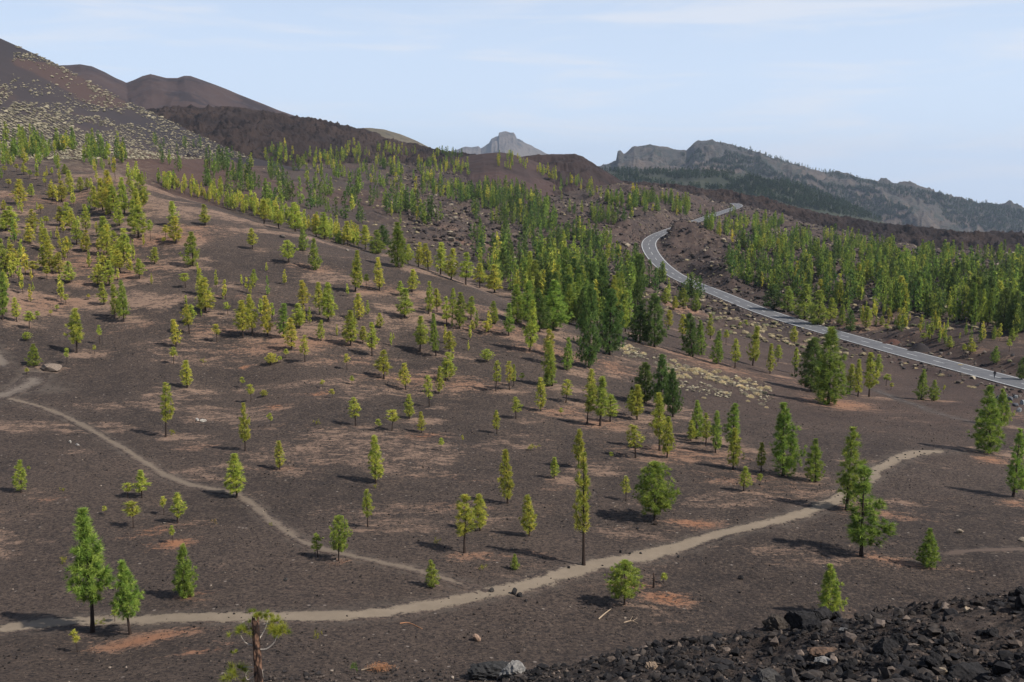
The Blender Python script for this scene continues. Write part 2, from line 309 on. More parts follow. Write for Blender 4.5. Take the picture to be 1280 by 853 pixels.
# ------------------------------------------------------------------ trees (positions read as photo tiles at 4x: x, top, base, width, kind)
TILES = {
 (0, 190): '102,135,262,75,y 160,158,225,35,y 262,160,240,50,y 308,142,250,70,y 352,90,215,40,y 400,125,200,45,y 435,130,190,45,y 475,170,290,40,y 515,130,300,60,y 550,88,310,60,y 578,160,330,50,y 622,125,310,45,y 650,125,180,30,y 702,108,268,80,g 680,180,320,50,y 692,265,430,75,y 670,240,395,50,y 598,255,370,45,y 752,340,445,25,s 862,245,370,45,y 880,320,458,68,y 828,365,440,32,s 818,425,465,35,s 1025,260,368,42,y 965,398,570,66,g 1263,380,487,40,y 775,475,560,50,y 697,535,635,60,y 928,605,680,50,s 1000,580,720,40,y 1030,625,805,72,y 950,760,860,50,y 1140,750,815,30,s 1272,585,670,30,y 62,270,400,80,y 30,290,395,50,y 75,350,440,45,y 165,285,390,60,y 150,355,460,50,y 12,330,400,30,y 300,270,370,60,y 335,250,370,50,y 365,290,390,40,y 430,260,400,45,y 385,340,465,45,y 430,390,500,45,y 225,380,500,50,y 245,440,600,55,y 338,425,505,32,y 525,320,470,60,y 535,360,515,60,y 575,400,540,55,y 620,380,550,60,y 600,480,605,60,y 560,470,560,50,y 20,430,600,60,g 60,460,600,70,y 295,500,610,60,y 345,545,655,60,y 165,545,620,45,s 235,570,640,30,s 490,560,670,80,y 545,540,670,50,y 520,650,765,40,y 575,660,830,50,y 618,640,850,55,g 10,600,840,60,g 85,725,850,40,y 330,710,765,25,s 445,710,740,20,s 120,55,115,40,y 85,60,100,25,s 25,70,110,25,s 185,100,140,30,s 260,85,115,18,s 325,60,110,40,g 20,240,290,40,y 205,260,310,30,s 235,320,370,30,s 150,90,135,22,s 45,135,180,30,s',
 (320, 190): '163,440,555,75,r 232,385,495,52,g 297,430,590,55,g 240,640,775,60,y 318,650,815,60,y 362,650,850,70,y 500,490,700,55,y 515,705,840,55,y 552,610,680,30,s 620,525,695,50,y 780,585,700,55,y 725,645,720,45,y 745,680,830,85,y 865,645,810,45,y 905,680,800,45,y 707,350,575,100,g 605,390,510,80,g 640,365,480,70,d 545,365,490,65,y 460,345,470,75,y 415,395,460,40,g 345,300,440,70,y 300,310,425,50,y 200,250,400,80,y 115,270,385,70,y 40,240,360,80,y 760,460,560,45,y 812,450,575,45,y 860,455,590,60,y 925,450,615,60,y 975,480,640,65,y 1050,500,665,70,y 1120,555,680,75,y 1190,560,705,80,y 1235,480,640,80,d',
 (320, 360): '60,35,240,55,y 140,75,250,55,g 215,75,200,65,y 180,150,310,65,y 325,160,265,42,y 245,235,370,55,a 470,110,290,75,y 535,190,280,45,y 580,170,340,60,y 620,125,200,40,y 820,140,320,70,y 900,125,340,50,g 965,215,330,70,y 950,320,465,75,y 1020,20,205,60,g 1075,40,160,55,y 985,0,150,40,y 955,40,190,45,y 1195,65,180,55,g 1265,75,240,50,g 1145,165,235,40,s 1085,160,220,35,y 640,310,455,80,y 750,375,510,60,y 865,435,595,45,a 915,390,530,45,y 1155,305,370,65,s 1200,360,515,45,a 1270,365,510,40,a 480,440,485,25,s 330,460,500,25,s 382,505,550,30,s 75,325,385,60,s 150,305,350,30,s 122,340,375,28,s 455,330,410,35,s 500,545,690,60,a 768,530,655,50,y 830,618,725,42,y 612,655,715,32,s 680,610,715,70,s 1205,610,730,38,y 72,625,695,30,s 305,650,685,30,b 38,510,545,35,s 925,750,815,28,s 1035,735,780,15,s',
 (640, 360): '90,55,320,65,y 183,205,385,55,a 200,260,490,65,y 178,400,490,65,g 275,245,410,55,g 385,-20,400,110,d 485,0,335,115,d 565,60,220,50,y 640,85,275,110,d 712,25,295,115,d 785,110,200,60,y 850,130,255,55,y 905,125,345,85,d 948,160,335,60,g 990,130,255,40,y 1022,215,380,65,g 1115,250,400,45,y 1205,190,390,55,y 1070,210,285,30,s 1138,170,205,25,s 1170,160,200,25,s 660,370,575,100,d 745,330,600,90,d 805,400,645,75,d 765,0,75,65,g 858,0,90,60,g 920,25,115,50,g 810,40,110,35,y 8,380,490,28,y 50,425,470,30,s 20,545,655,60,a 145,445,615,55,y 268,455,575,60,a 400,405,580,65,y 375,480,680,50,a 440,440,690,85,y 490,530,670,70,y 245,600,640,30,s 625,480,660,65,y 598,510,640,50,y 615,680,850,85,a 740,525,815,80,y 775,640,850,60,y 895,660,765,48,y 922,560,750,70,g 970,625,790,55,y 1020,610,825,50,g 1095,575,800,72,g 1105,700,910,78,y 1245,770,920,50,y 335,700,900,62,y 98,770,812,55,b 495,820,860,20,s 25,-20,170,95,g 75,-40,150,80,g 140,0,220,85,d 205,-40,210,130,g 285,-20,180,80,g 330,-30,160,70,y',
 (640, 540): '210,125,235,45,y 358,100,670,90,a 715,150,442,190,R 570,220,345,48,a 88,310,520,70,y 15,610,690,40,g 560,640,866,155,R 760,705,760,40,s 1160,170,295,60,y 1240,210,270,30,s',
 (960, 360): '10,275,430,45,y 50,285,370,50,y 135,295,430,35,y 130,190,280,40,y 215,245,515,145,d 300,190,580,155,g 405,380,530,55,y 450,355,545,50,y 505,320,545,70,y 548,330,430,45,y 590,430,490,40,s 615,475,510,30,s 765,405,560,58,g 830,460,565,52,g 878,485,530,15,s 1105,485,825,130,g 1165,500,690,75,g 1225,700,1046,105,g 410,110,220,48,d 1135,290,375,42,g 1010,250,335,50,y 978,280,335,24,s 908,240,305,38,y 880,225,280,25,s 775,225,275,30,s 1268,345,460,60,d 650,135,210,40,y 590,180,220,30,s 685,160,205,25,s 755,180,215,25,s 840,170,220,35,y 490,90,205,50,y 370,80,185,45,g 605,100,150,30,y 570,140,190,35,y 1220,200,270,60,y 1130,195,250,45,y 1205,255,320,28,s 30,-20,110,90,d 100,-10,120,80,g 180,-20,155,100,g 250,10,185,100,g 310,50,170,60,y 235,755,968,84,g 75,570,940,140,G 392,692,1112,140,g 466,888,1340,205,g 800,1200,1394,92,g 295,1370,1640,116,Y',
 (0, 360): '148,115,205,60,s 190,115,160,40,s 130,220,265,45,s 170,280,390,62,G 135,400,435,25,s 385,100,325,75,y 285,85,120,25,s 255,110,140,25,s 500,185,280,25,s 473,285,330,18,s 335,300,380,25,s 880,155,295,50,y 868,295,380,38,s 945,80,230,50,a 1085,180,270,42,s 1215,60,250,75,y 1262,30,240,60,y 935,360,500,60,y 828,470,745,66,a 862,695,735,36,b 1225,575,815,52,y 1015,345,375,30,b 1210,445,500,25,s 1255,480,570,38,s',
 (0, 540): '105,140,305,62,y 145,170,200,18,s 310,275,295,30,b 638,255,330,52,s 708,190,330,70,y 820,320,415,38,s 890,300,455,66,y 668,345,480,75,s 865,465,555,30,s 525,370,415,25,s 1075,420,465,26,b 318,610,655,46,b 920,550,825,102,G 1180,110,330,92,y 462,385,1002,205,g 652,635,1012,145,g 575,875,950,36,s 388,985,1100,46,s 505,930,960,60,b',
 (320, 540): '558,285,475,50,a 412,420,645,95,g 310,505,625,70,g 880,640,775,66,g 1048,315,605,95,a 1118,310,495,78,y 905,520,560,32,b 1130,655,690,38,b 595,250,282,25,b 75,445,470,20,b 118,45,190,52,y 603,15,257,66,y 1260,85,360,66,y 308,980,1036,36,b',
}
T = []
for (ox, oy), s in TILES.items():
    for e in s.split():
        a = e.split(','); x, t0, b0, w = (float(q) for q in a[:4]); T.append([ox + x / 4, oy + t0 / 4, oy + b0 / 4, w / 4, a[4]])
trees = []
for x, yt, yb, w, kd in T:
    p = hit(x, yb, 38)
    if p is None: p = hit(x, yb + 6, 38)
    d = depth_of(p)
    # height so that the top lands on row yt
    lo, hi = 0.2, 40.0
    for _ in range(30):
        h = (lo + hi) / 2; q = p + np.array([0, 0, h]); dd = q[1] * math.cos(PITCH) - q[2] * math.sin(PITCH); uu = q[1] * math.sin(PITCH) + q[2] * math.cos(PITCH)
        if 426.5 - F * uu / dd > yt: lo = h
        else: hi = h
    trees.append(dict(x=x, y=yb, top=yt, w=w, k=kd, p=p, h=h, wm=w * d / F))
print('trees', len(trees))

# ------------------------------------------------------------------ ground attributes
lit = np.zeros(GZ.shape); oran = np.zeros(GZ.shape)
def blob(p, rx, ry, s, arr, rot=0.0):
    rr = 3 * max(rx, ry); r0 = math.hypot(p[0], p[1]); a0 = math.degrees(math.atan2(p[0], p[1])); da = math.degrees(rr / max(r0, 5)) + 0.2
    i0, i1 = np.searchsorted(AZ, [a0 - da, a0 + da]); j0, j1 = np.searchsorted(RR, [max(r0 - rr, 1.3), r0 + rr])
    i1 = max(i1, i0 + 1); sl = (slice(i0, i1), slice(j0, j1))
    dx = GX[sl] - p[0]; dy = GY[sl] - p[1]; c, s_ = math.cos(rot), math.sin(rot); u = dx * c + dy * s_; v = -dx * s_ + dy * c
    arr[sl] = np.maximum(arr[sl], s * np.exp(-(u / rx) ** 2 - (v / ry) ** 2))
for t in trees:
    if t['y'] > 610 and t['k'] in 'sb': continue
    dense = 1.0 if t['y'] < 600 and t['k'] not in 'sb' else 0.55
    if t['k'] in 'sb': dense = 0.35
    r = 1.3 + 0.42 * t['wm'] + 0.12 * t['h']
    blob(t['p'] + np.array([0.7 * r, -0.2 * r, 0]), 1.5 * r, 1.0 * r, dense * random.uniform(0.55, 0.95), lit, R(-8))
# larger patches, as x, y, half width px, half height px, strength, orangeness
PATCH = [(870, 655, 46, 8, .95, .9), (930, 600, 90, 12, .6, .4), (850, 568, 110, 16, .75, .4), (1110, 700, 70, 7, .9, .5), (1050, 505, 60, 9, .95, .6), (1090, 640, 90, 9, .7, .5),
 (835, 748, 40, 11, 1.0, 1.0), (790, 730, 40, 8, .8, .8), (215, 680, 38, 9, 1.0, 1.0), (190, 665, 50, 10, .7, .7), (180, 800, 90, 9, 1.0, .8), (260, 812, 60, 7, .6, .8), (60, 625, 35, 5, .6, .5),
 (600, 695, 70, 10, .65, .5), (660, 690, 40, 7, .55, .5), (590, 632, 70, 9, .55, .4), (240, 745, 30, 8, .6, .8), (370, 430, 120, 14, .8, .4), (280, 412, 90, 10, .65, .3), (170, 410, 70, 7, .4, .2),
 (440, 450, 60, 10, .6, .3), (520, 475, 90, 12, .75, .4), (580, 480, 60, 12, .8, .4), (700, 515, 60, 10, .7, .4), (750, 530, 50, 10, .8, .4), (690, 440, 80, 14, .75, .4), (620, 410, 70, 14, .7, .4),
 (530, 545, 26, 4, .7, 1.), (400, 493, 20, 4, .8, 1.), (345, 508, 14, 4, .9, 1.), (305, 460, 12, 4, .9, 1.), (200, 300, 90, 10, .8, .5), (100, 330, 110, 20, .7, .4), (60, 380, 60, 14, .5, .3), (150, 345, 60, 8, .7, .5),
 (240, 284, 40, 4, .8, .5), (80, 250, 120, 12, .6, .4), (310, 370, 60, 6, .5, .4), (390, 335, 40, 6, .7, .4), (470, 360, 60, 8, .5, .4), (560, 380, 60, 8, .6, .4), (20, 243, 20, 2.5, .9, .6), (900, 460, 100, 8, .7, .4), (1000, 480, 60, 8, .5, .3),
 (1240, 575, 30, 7, .9, .7), (1270, 630, 30, 6, .8, .6), (1270, 520, 40, 8, .5, .3), (1160, 500, 60, 14, .35, .2), (1180, 620, 60, 20, .3, .2), (980, 650, 40, 6, .5, .6), (770, 460, 50, 10, .7, .5), (690, 610, 40, 6, .4, .3), (600, 600, 80, 6, .45, .4),
 (500, 300, 60, 5, .6, .4), (590, 305, 70, 6, .6, .4), (560, 285, 60, 4, .5, .3), (340, 225, 90, 4, .5, .3), (640, 310, 40, 5, .5, .3), (1180, 413, 90, 5, .5, .4), (1060, 408, 60, 7, .7, .5), (1250, 435, 40, 3, .5, .3), (850, 385, 60, 6, .6, .4), (420, 705, 30, 5, .5, .6), (400, 530, 70, 5, .35, .3), (260, 560, 60, 6, .35, .3), (340, 585, 50, 5, .45, .4)]
for x, y, a, b, s, o in PATCH:
    p = hit(x, y, 38); q = hit(x, y + b, 38); e = hit(x + a, y, 38)
    if p is None or q is None: continue
    d = depth_of(p); rx = a * d / F; dep = abs(p[2]) / np.hypot(p[0], p[1]); ry = min(max(np.hypot(*(q - p)[:2]), 1.0), 14)
    blob(p, rx, ry, s, lit, -math.atan2(p[0], p[1])); blob(p, rx * 0.9, ry * 0.9, o, oran, -math.atan2(p[0], p[1]))
mount = sstep(-8, -2, GA) * 0
pale = np.clip(LAV * 0.75, 0, 1) * (0.5 + 0.7 * fbm(GX / 60, GY / 60, 41, 3)); pale += 0.55 * sstep(340, 420, GR) * (1 - sstep(560, 700, GR)) * (1 - sstep(-26, -18, GA)) 
pale = np.maximum(pale, 0.9 * sstep(340, 420, GR) * (1 - sstep(-21, -15, GA)) * (1 - sstep(480, 600, GR)))
pale *= 1 - sstep(950, 1200, GR)
for x, y, a in ((785, 438, 20), (840, 460, 36), (895, 472, 26), (940, 486, 30), (815, 450, 20)):
    p = hit(x, y, 38); blob(p, a * depth_of(p) / F, 4.5, 1.1, pale, -math.atan2(p[0], p[1]) - 0.3)
rn = fbm(GX / 90, GY / 90, 51, 3)
red = sstep(0.48, 0.66, rn) * sstep(330, 430, GR) * 0.7 * (1 - 0.85 * LAV)
red = np.maximum(red, 0.7 * sstep(400, 480, GR) * (1 - sstep(-16, -12, GA)) * sstep(-25, -20, GA))
red = np.maximum(red, 0.25 * sstep(105, 170, GR) * sstep(6, 12, GA) * (1 - LAV))
hillside = sstep(135, 170, GR) * (1 - sstep(300, 340, GR)) * (1 - sstep(2, 6, GA)); lit = np.maximum(lit, hillside * (0.18 + 0.60 * sstep(0.43, 0.66, fbm(GX / 16, GY / 7, 57, 4)))); lit = np.maximum(lit, 0.6 * sstep(55, 80, GR) * (1 - sstep(140, 180, GR)) * sstep(0.50, 0.68, fbm(GX / 11, GY / 5, 58, 4)))
lava = np.clip(LAV * 1.0, 0, 1)
lava = np.maximum(lava, (1 - sstep(26, 34, GR)) * sstep(-3, 8, GA) * 0.2)
lava = np.maximum(lava, 0.8 * (1 - sstep(8, 14, RDIST)) * sstep(5, 6.5, RDIST))
lit *= 1 - sstep(5, 9, 14 - np.minimum(RDIST, 14))
dust = np.zeros(GZ.shape)

# ------------------------------------------------------------------ footpaths (draped strips)
PATHS = [('footpath', 1.08, [(-60, 800), (0, 788), (60, 780), (120, 777), (200, 774), (300, 772), (400, 771), (450, 769), (500, 763), (550, 754), (600, 744), (650, 733), (700, 719), (750, 705), (800, 697), (850, 684), (900, 668), (950, 656),
           (990, 646), (1020, 636), (1050, 622), (1080, 602), (1100, 585), (1130, 571), (1160, 565), (1190, 563.5)], (0.205, 0.162, 0.118)),
         ('footpath', 0.72, [(-20, 497), (2, 497), (22, 501), (60, 512), (100, 530), (140, 553), (180, 577), (220, 600), (260, 611), (295, 618), (320, 634), (350, 659), (390, 682), (430, 693), (480, 704), (530, 716), (575, 730), (608, 741)], (0.160, 0.124, 0.093)),
         ('footpath', 1.7, [(-60, 512), (-20, 502), (0, 495), (20, 488), (38, 479), (48, 466)], (0.145, 0.118, 0.096)),
         ('footpath', 1.3, [(-30, 415), (-8, 440), (2, 455), (10, 463)], (0.145, 0.118, 0.096)),
         ('footpath', 1.0, [(1090, 486), (1115, 496), (1140, 505), (1180, 519), (1215, 528), (1250, 534)], (0.12, 0.105, 0.096)),
         ('footpath', 0.6, [(1150, 702), (1180, 693), (1215, 689), (1290, 688), (1350, 690)], (0.11, 0.08, 0.063))]
strips = []
for nm, hw, pts, dc in PATHS:
    W_ = [hit(x, y, 38)[:2] for x, y in pts]
    C = catmull(W_, 14)
    d = np.r_[0, np.cumsum(np.hypot(*np.diff(C, axis=0).T))]; n = int(d[-1] / 0.7); s = np.linspace(0, d[-1], n); C = np.c_[np.interp(s, d, C[:, 0]), np.interp(s, d, C[:, 1])]
    strips.append((nm, hw, C, dc))
    for q in C[::3]: blob(q, hw * 1.8, hw * 1.8, 0.8, dust)
for x, y, a, b in ((40, 778, 60, 12), (480, 757, 60, 5), (60, 485, 40, 8), (100, 772, 70, 6)):
    p = hit(x, y, 38); q = hit(x, y + b, 38); blob(p, a * depth_of(p) / F, abs(np.hypot(*p[:2]) - np.hypot(*q[:2])) + .5, 0.6, dust, -math.atan2(p[0], p[1]))

idx = np.arange(NA * NR).reshape(NA, NR)
Q = np.stack([idx[:-1, :-1], idx[1:, :-1], idx[1:, 1:], idx[:-1, 1:]], -1).reshape(-1, 4)[:, ::-1]
me = mesh_np('ground', np.c_[GX.ravel(), GY.ravel(), GZ.ravel()], Q[:, ::-1], True)
for nm, a in (('litter', lit), ('orange', oran), ('pale', pale), ('red', red), ('lava', lava), ('dust', dust)): fattr(me, nm, a)
g = ob('ground', me, M_GROUND); tag(g, 'dark volcanic gravel ground with tan litter patches', 'ground', kind='structure')

def strip_mesh(C, half, lift, cross=9, jit=0.0, zs=None, seed=0):
    t = np.gradient(C[:, :2], axis=0); t /= np.hypot(*t.T)[:, None] + 1e-9; nrm = np.c_[-t[:, 1], t[:, 0]]
    u = np.linspace(-1, 1, cross); wv = half * (1 + jit * (fbm(np.arange(len(C)) / 6.0, np.zeros(len(C)), seed, 3) - 0.5) * 2)
    X = C[:, None, :2] + nrm[:, None] * (u[None, :, None] * wv[:, None, None])
    Z = gsample(GZ, X[..., 0], X[..., 1]) + np.where(np.abs(u) > 0.95, -0.07, lift)[None] if zs is None else np.repeat((zs + lift)[:, None], cross, 1)
    V = np.concatenate([X, Z[..., None]], -1).reshape(-1, 3); ix = np.arange(len(V)).reshape(len(C), cross)
    Fq = np.stack([ix[:-1, :-1], ix[:-1, 1:], ix[1:, 1:], ix[1:, :-1]], -1).reshape(-1, 4)
    if np.cross(V[Fq[0, 1]] - V[Fq[0, 0]], V[Fq[0, 2]] - V[Fq[0, 0]])[2] < 0: Fq = Fq[:, ::-1]
    edge = np.repeat((1 - np.abs(u))[None], len(C), 0)
    return V, Fq, edge
plabel = ['pale beige footpath curving across the whole plain', 'narrow faint footpath running down the left slope to the main footpath', 'dusty grey footpath at the left edge beside the flat slab',
          'short pale footpath piece at far left edge above the slab', 'faint grey track below the road on the right', 'thin brown track at right beside the small conical pine']
for i, (nm, hw, C, dc) in enumerate(strips):
    V, Fq, e = strip_mesh(C, hw * 1.2, 0.035, 9, 0.28, seed=60 + i)
    tap = np.minimum(1, np.minimum(np.arange(len(C)), np.arange(len(C))[::-1]) / 5.0); e = e * tap[:, None]
    if i == 4: e = e * 0.6
    m_ = mesh_np('footpath', V, Fq, True); fattr(m_, 'edge', e); tag(ob('footpath', m_, path_mat(dc, *((0.22, 0.62) if i == 0 else (0.3, 0.95)))), plabel[i], 'path', kind='structure')

# ------------------------------------------------------------------ road
m_as, t_, b_ = newmat('asphalt', 0.85); v_ = objvec(t_)
L(t_, mixc(t_, mr(t_, noise(t_, v_, 0.5, 5, 0.7), 0.3, 0.7), (0.088, 0.088, 0.093), (0.128, 0.126, 0.128)), b_.inputs['Base Color'])
m_wh, t_, b_ = newmat('road_paint', 0.7); v_ = objvec(t_)
L(t_, mixc(t_, mr(t_, noise(t_, v_, 1.4, 4, 0.8), 0.35, 0.6), (0.28, 0.28, 0.28), (0.55, 0.55, 0.53)), b_.inputs['Base Color'])
d = np.r_[0, np.cumsum(np.hypot(*np.diff(ROAD[:, :2], axis=0).T))]; s = np.linspace(0, d[-1], int(d[-1] / 2.5))
RC = np.c_[np.interp(s, d, ROAD[:, 0]), np.interp(s, d, ROAD[:, 1])]; rz = np.interp(s, d, ROAD[:, 2])
V, Fq, e = strip_mesh(RC, np.full(len(RC), 4.0), 0.0, 5, zs=rz)
n0 = len(V)                                           # shoulder skirts so that the road has a real edge
ro = mesh_np('road', V, Fq, True); road = ob('road', ro, m_as); tag(road, 'grey asphalt road sweeping up past the pine plateau', 'road', kind='structure')
def offset_line(C, off):
    t = np.gradient(C, axis=0); t /= np.hypot(*t.T)[:, None]; return C + np.c_[-t[:, 1], t[:, 0]] * off
for off in (-3.55, 3.55):
    V, Fq, e = strip_mesh(offset_line(RC, off), np.full(len(RC), 0.13), 0.012, 2, zs=rz); ob('edge_line', mesh_np('edge_line', V, Fq), m_wh, road)
vs, fs = [], []
k0 = 0
for i in range(0, len(RC) - 3, 5):
    solid = 14 * 9 < 0
    V, Fq, e = strip_mesh(RC[i:i + 3], np.full(3, 0.11), 0.012, 2, zs=rz[i:i + 3]); vs.append(V); fs.append(Fq + k0); k0 += len(V)
ob('centre_line', mesh_np('centre_line', np.concatenate(vs), np.concatenate(fs)), m_wh, road)

# ------------------------------------------------------------------ ridges and hills behind (each its own solid relief)
def ridge(name, label, prof, mat, front, back, depthf, depthb, amp, scale, seed, ridged=True, da=0.08, nr=70, shape=1.0, emin=0.15, sm=0.9, fineamp=0.0):
    """prof: x, y, r along the crest; the face falls towards the viewer with slope 'front', behind with 'back'"""
    pr = np.array([(*pix_dir(x, y), r) for x, y, r in prof]); o = np.argsort(pr[:, 0]); pr = pr[o]
    az = np.arange(pr[0, 0], pr[-1, 0], da); tn = np.interp(az, pr[:, 0], pr[:, 1]); gk = np.exp(-0.5 * (np.arange(-int(3 * sm / da), int(3 * sm / da) + 1) * da / sm) ** 2); gk /= gk.sum(); tns = np.convolve(np.pad(tn, len(gk) // 2, mode='edge'), gk, mode='valid'); rc = np.interp(az, pr[:, 0], pr[:, 2])
    u = np.r_[-np.linspace(1, 0, nr) ** 1.25, np.linspace(0, 1, nr // 3)[1:]]
    A, U = np.meshgrid(az, u, indexing='ij'); rcg = rc[:, None]; r = rcg + np.where(U < 0, U * depthf, U * depthb)
    ww = sstep(0.0, 0.45, np.abs(U)); zc = (tn * rc)[:, None] * (1 - ww) + (np.minimum(tns, tn + 0.004) * rc)[:, None] * ww
    dd = np.abs(r - rcg); z = zc - np.where(U < 0, front, back) * dd * (dd / (np.where(U < 0, depthf, depthb))) ** (shape - 1)
    X = r * np.sin(np.radians(A)); Y = r * np.cos(np.radians(A))
    env = sstep(0, 0.08, np.abs(U)) * (1 - emin) + emin
    nz = (fbm(X / scale, Y / scale, seed, 5, 0.55, ridged) - (0.6 if ridged else 0.5))
    z = z + amp * nz * env
    if fineamp: z = z + fineamp * (fbm(X / (scale * .28), Y / (scale * .28), seed + 40, 4, 0.6, True) - 0.6) * np.maximum(env, 0.5)
    ix = np.arange(A.size).reshape(A.shape); Fq = np.stack([ix[:-1, :-1], ix[:-1, 1:], ix[1:, 1:], ix[1:, :-1]], -1).reshape(-1, 4)[:, ::-1]
    m_ = mesh_np(name, np.c_[X.ravel(), Y.ravel(), z.ravel()], Fq, True)
    hgt = (z - zc)
    o_ = ob(name, m_, mat); tag(o_, label, 'hill', kind='structure')
    return o_, dict(az=az, r=r, z=z, X=X, Y=Y)
def two(name, c1, c2, c3, s1, s2, f3=(0.56, 0.66), bs=0.5, bd=2.0, extra=None):
    m, t, b = newmat(name); v = objvec(t); n1 = noise(t, v, s1, 5, 0.65); n2 = noise(t, v, s2, 5, 0.75)
    c = mixc(t, mr(t, n1, 0.38, 0.62), c1, c2); c = mixc(t, mr(t, n2, f3[0], f3[1], 0, 0.9), c, c3)
    if extra: c = extra(t, v, c)
    L(t, c, b.inputs['Base Color']); bump(t, b, n2, bs, bd); return m
M_LAVA = two('brown_lava', (0.021, 0.015, 0.014), (0.040, 0.027, 0.022), (0.010, 0.008, 0.008), 0.012, 0.11, (0.54, 0.64), 0.9, 4)
def redpatch(t, v, c): return c
M_CONE = two('black_cinder', (0.034, 0.029, 0.031), (0.043, 0.034, 0.034), (0.052, 0.037, 0.034), 0.006, 0.010, (0.55, 0.62), 0.2, 1, extra=lambda t, v, c: mixc(t, mr(t, mth(t, 'ADD', attr(t, 'red'), mth(t, 'MULTIPLY', mth(t, 'SUBTRACT', noise(t, v, 0.03, 4, 0.6), 0.5), 0.9)), 0.35, 0.55), c, (0.060, 0.039, 0.034)))
M_RED = two('red_cinder', (0.042, 0.028, 0.025), (0.058, 0.036, 0.031), (0.028, 0.021, 0.020), 0.01, 0.03, (0.52, 0.7), 0.35, 2)
M_DRED = two('dark_cinder', (0.026, 0.018, 0.016), (0.042, 0.026, 0.022), (0.014, 0.011, 0.011), 0.012, 0.04, (0.54, 0.68), 0.5, 2)
M_BACK = two('far_cinder', (0.042, 0.030, 0.030), (0.058, 0.039, 0.035), (0.028, 0.022, 0.024), 0.004, 0.012, (0.52, 0.62), 0.4, 5)
M_PALE = two('pale_slope', (0.085, 0.074, 0.052), (0.12, 0.10, 0.07), (0.05, 0.043, 0.035), 0.01, 0.06, (0.5, 0.65), 0.4, 3)
M_ROCK = two('pale_rock', (0.046, 0.042, 0.036), (0.095, 0.072, 0.056), (0.026, 0.031, 0.024), 0.004, 0.017, (0.48, 0.60), 0.9, 18)
M_WOOD = two('wooded_slope', (0.028, 0.033, 0.021), (0.042, 0.043, 0.026), (0.085, 0.062, 0.045), 0.004, 0.02, (0.60, 0.72), 0.8, 10)
M_TABLE = two('table_rock', (0.075, 0.064, 0.056), (0.115, 0.095, 0.08), (0.042, 0.042, 0.042), 0.0016, 0.006, (0.5, 0.62), 0.9, 30)
DEEP = 0
tm, TM = ridge('table_mountain', 'distant blue-grey flat-topped mountain on the horizon', [(540, 196, 8000), (556, 192, 8000), (566, 188, 8000), (575, 186.5, 8000), (582, 184, 8000), (590, 185, 8000), (598, 183, 8000), (601, 186, 8000), (604, 184, 8000), (611, 179, 8000), (614, 173, 8000), (619, 170, 8000), (623, 169.5, 8000), (623.6, 165.4, 8000),
     (633, 165.0, 8000), (642, 165.6, 8000), (644, 169, 8000), (646, 173.5, 8000), (652, 176, 8000), (660, 181, 8000), (668, 185, 8000), (676, 189, 8000), (684, 193, 8000), (720, 205, 8000), (760, 215, 8000)], M_TABLE, 0.30, 0.3, 2600, 1200, 120, 420, 71, da=0.02, emin=0.03, sm=0.35, fineamp=45, nr=110)
fr, FR = ridge('far_ridge', 'long hazy mountain ridge descending to the right edge', [(740, 214, 4400), (765, 203, 4400), (770, 201, 4400), (772, 190, 4400), (776, 190, 4400), (780, 194, 4400), (786, 190, 4400), (793, 185, 4400), (800, 186, 4400), (808, 184, 4400), (820, 183, 4400), (832, 184, 4400), (845, 187, 4400), (858, 189, 4400), (862, 185, 4400), (868, 179, 4400), (878, 177, 4400), (890, 177, 4400), (905, 180, 4400),
     (925, 185, 4400), (950, 192, 4400), (975, 199, 4400), (1000, 206, 4400), (1030, 215, 4400), (1060, 221, 4400), (1085, 226, 4400), (1110, 232, 4400), (1140, 236, 4400), (1160, 240, 4400), (1200, 251, 4400), (1240, 259, 4400), (1280, 264, 4400), (1340, 275, 4400), (1500, 300, 4400)], M_ROCK, 0.165, 0.3, 3300, 900, 150, 300, 81, da=0.03, nr=150, fineamp=36, sm=0.7)
wh, WH = ridge('wooded_hill', 'dark wooded hill below the hazy mountain ridge', [(700, 222, 2500), (760, 214, 2500), (800, 213.5, 2500), (850, 216, 2500), (900, 216, 2500), (940, 219, 2500), (980, 227, 2500), (1010, 236, 2500), (1050, 252, 2500), (1090, 272, 2500), (1140, 292, 2500)], M_WOOD, 0.15, 0.3, 1600, 500, 28, 160, 91, da=0.05)
bc, BC = ridge('cinder_cone_hill', 'pair of brown cinder cones behind the shrubby slope', [(40, 84, 1850), (85, 82, 1850), (100, 80.5, 1850), (115, 83, 1850), (130, 90, 1850), (145, 98, 1850), (158, 104, 1850), (166, 101, 1850), (178, 95.5, 1850), (188, 93, 1850), (196, 95, 1850), (208, 98, 1850), (222, 98, 1850), (230, 95, 1850), (238, 95, 1850), (250, 99, 1850), (280, 110, 1850), (320, 126, 1850), (350, 138, 1850), (400, 156, 1850), (470, 178, 1850)], M_BACK, 0.30, 0.4, 600, 500, 22, 150, 101, da=0.05)
ph, PH = ridge('pale_hill', 'pale dry hill behind the brown lava flow', [(400, 166, 1650), (440, 161, 1650), (462, 160, 1650), (480, 162, 1650), (500, 168, 1650), (520, 176, 1650), (540, 186, 1650), (580, 194, 1650), (640, 200, 1650)], M_PALE, 0.25, 0.3, 400, 300, 14, 80, 111, da=0.06)
ll, LL = ridge('lava_flow', 'craggy brown lava flow on the skyline left of centre', [(120, 150, 1150), (200, 133, 1150), (240, 132, 1150), (270, 134, 1150), (300, 136, 1150), (350, 142, 1150), (400, 150, 1150), (430, 157, 1150), (470, 168, 1150), (500, 177, 1130), (540, 186, 1100), (570, 190, 1080), (600, 197, 1060), (660, 206, 1050)], M_LAVA, 0.16, 0.2, 620, 300, 22, 34, 121, da=0.05, nr=140, shape=0.9, emin=0.35, fineamp=9)
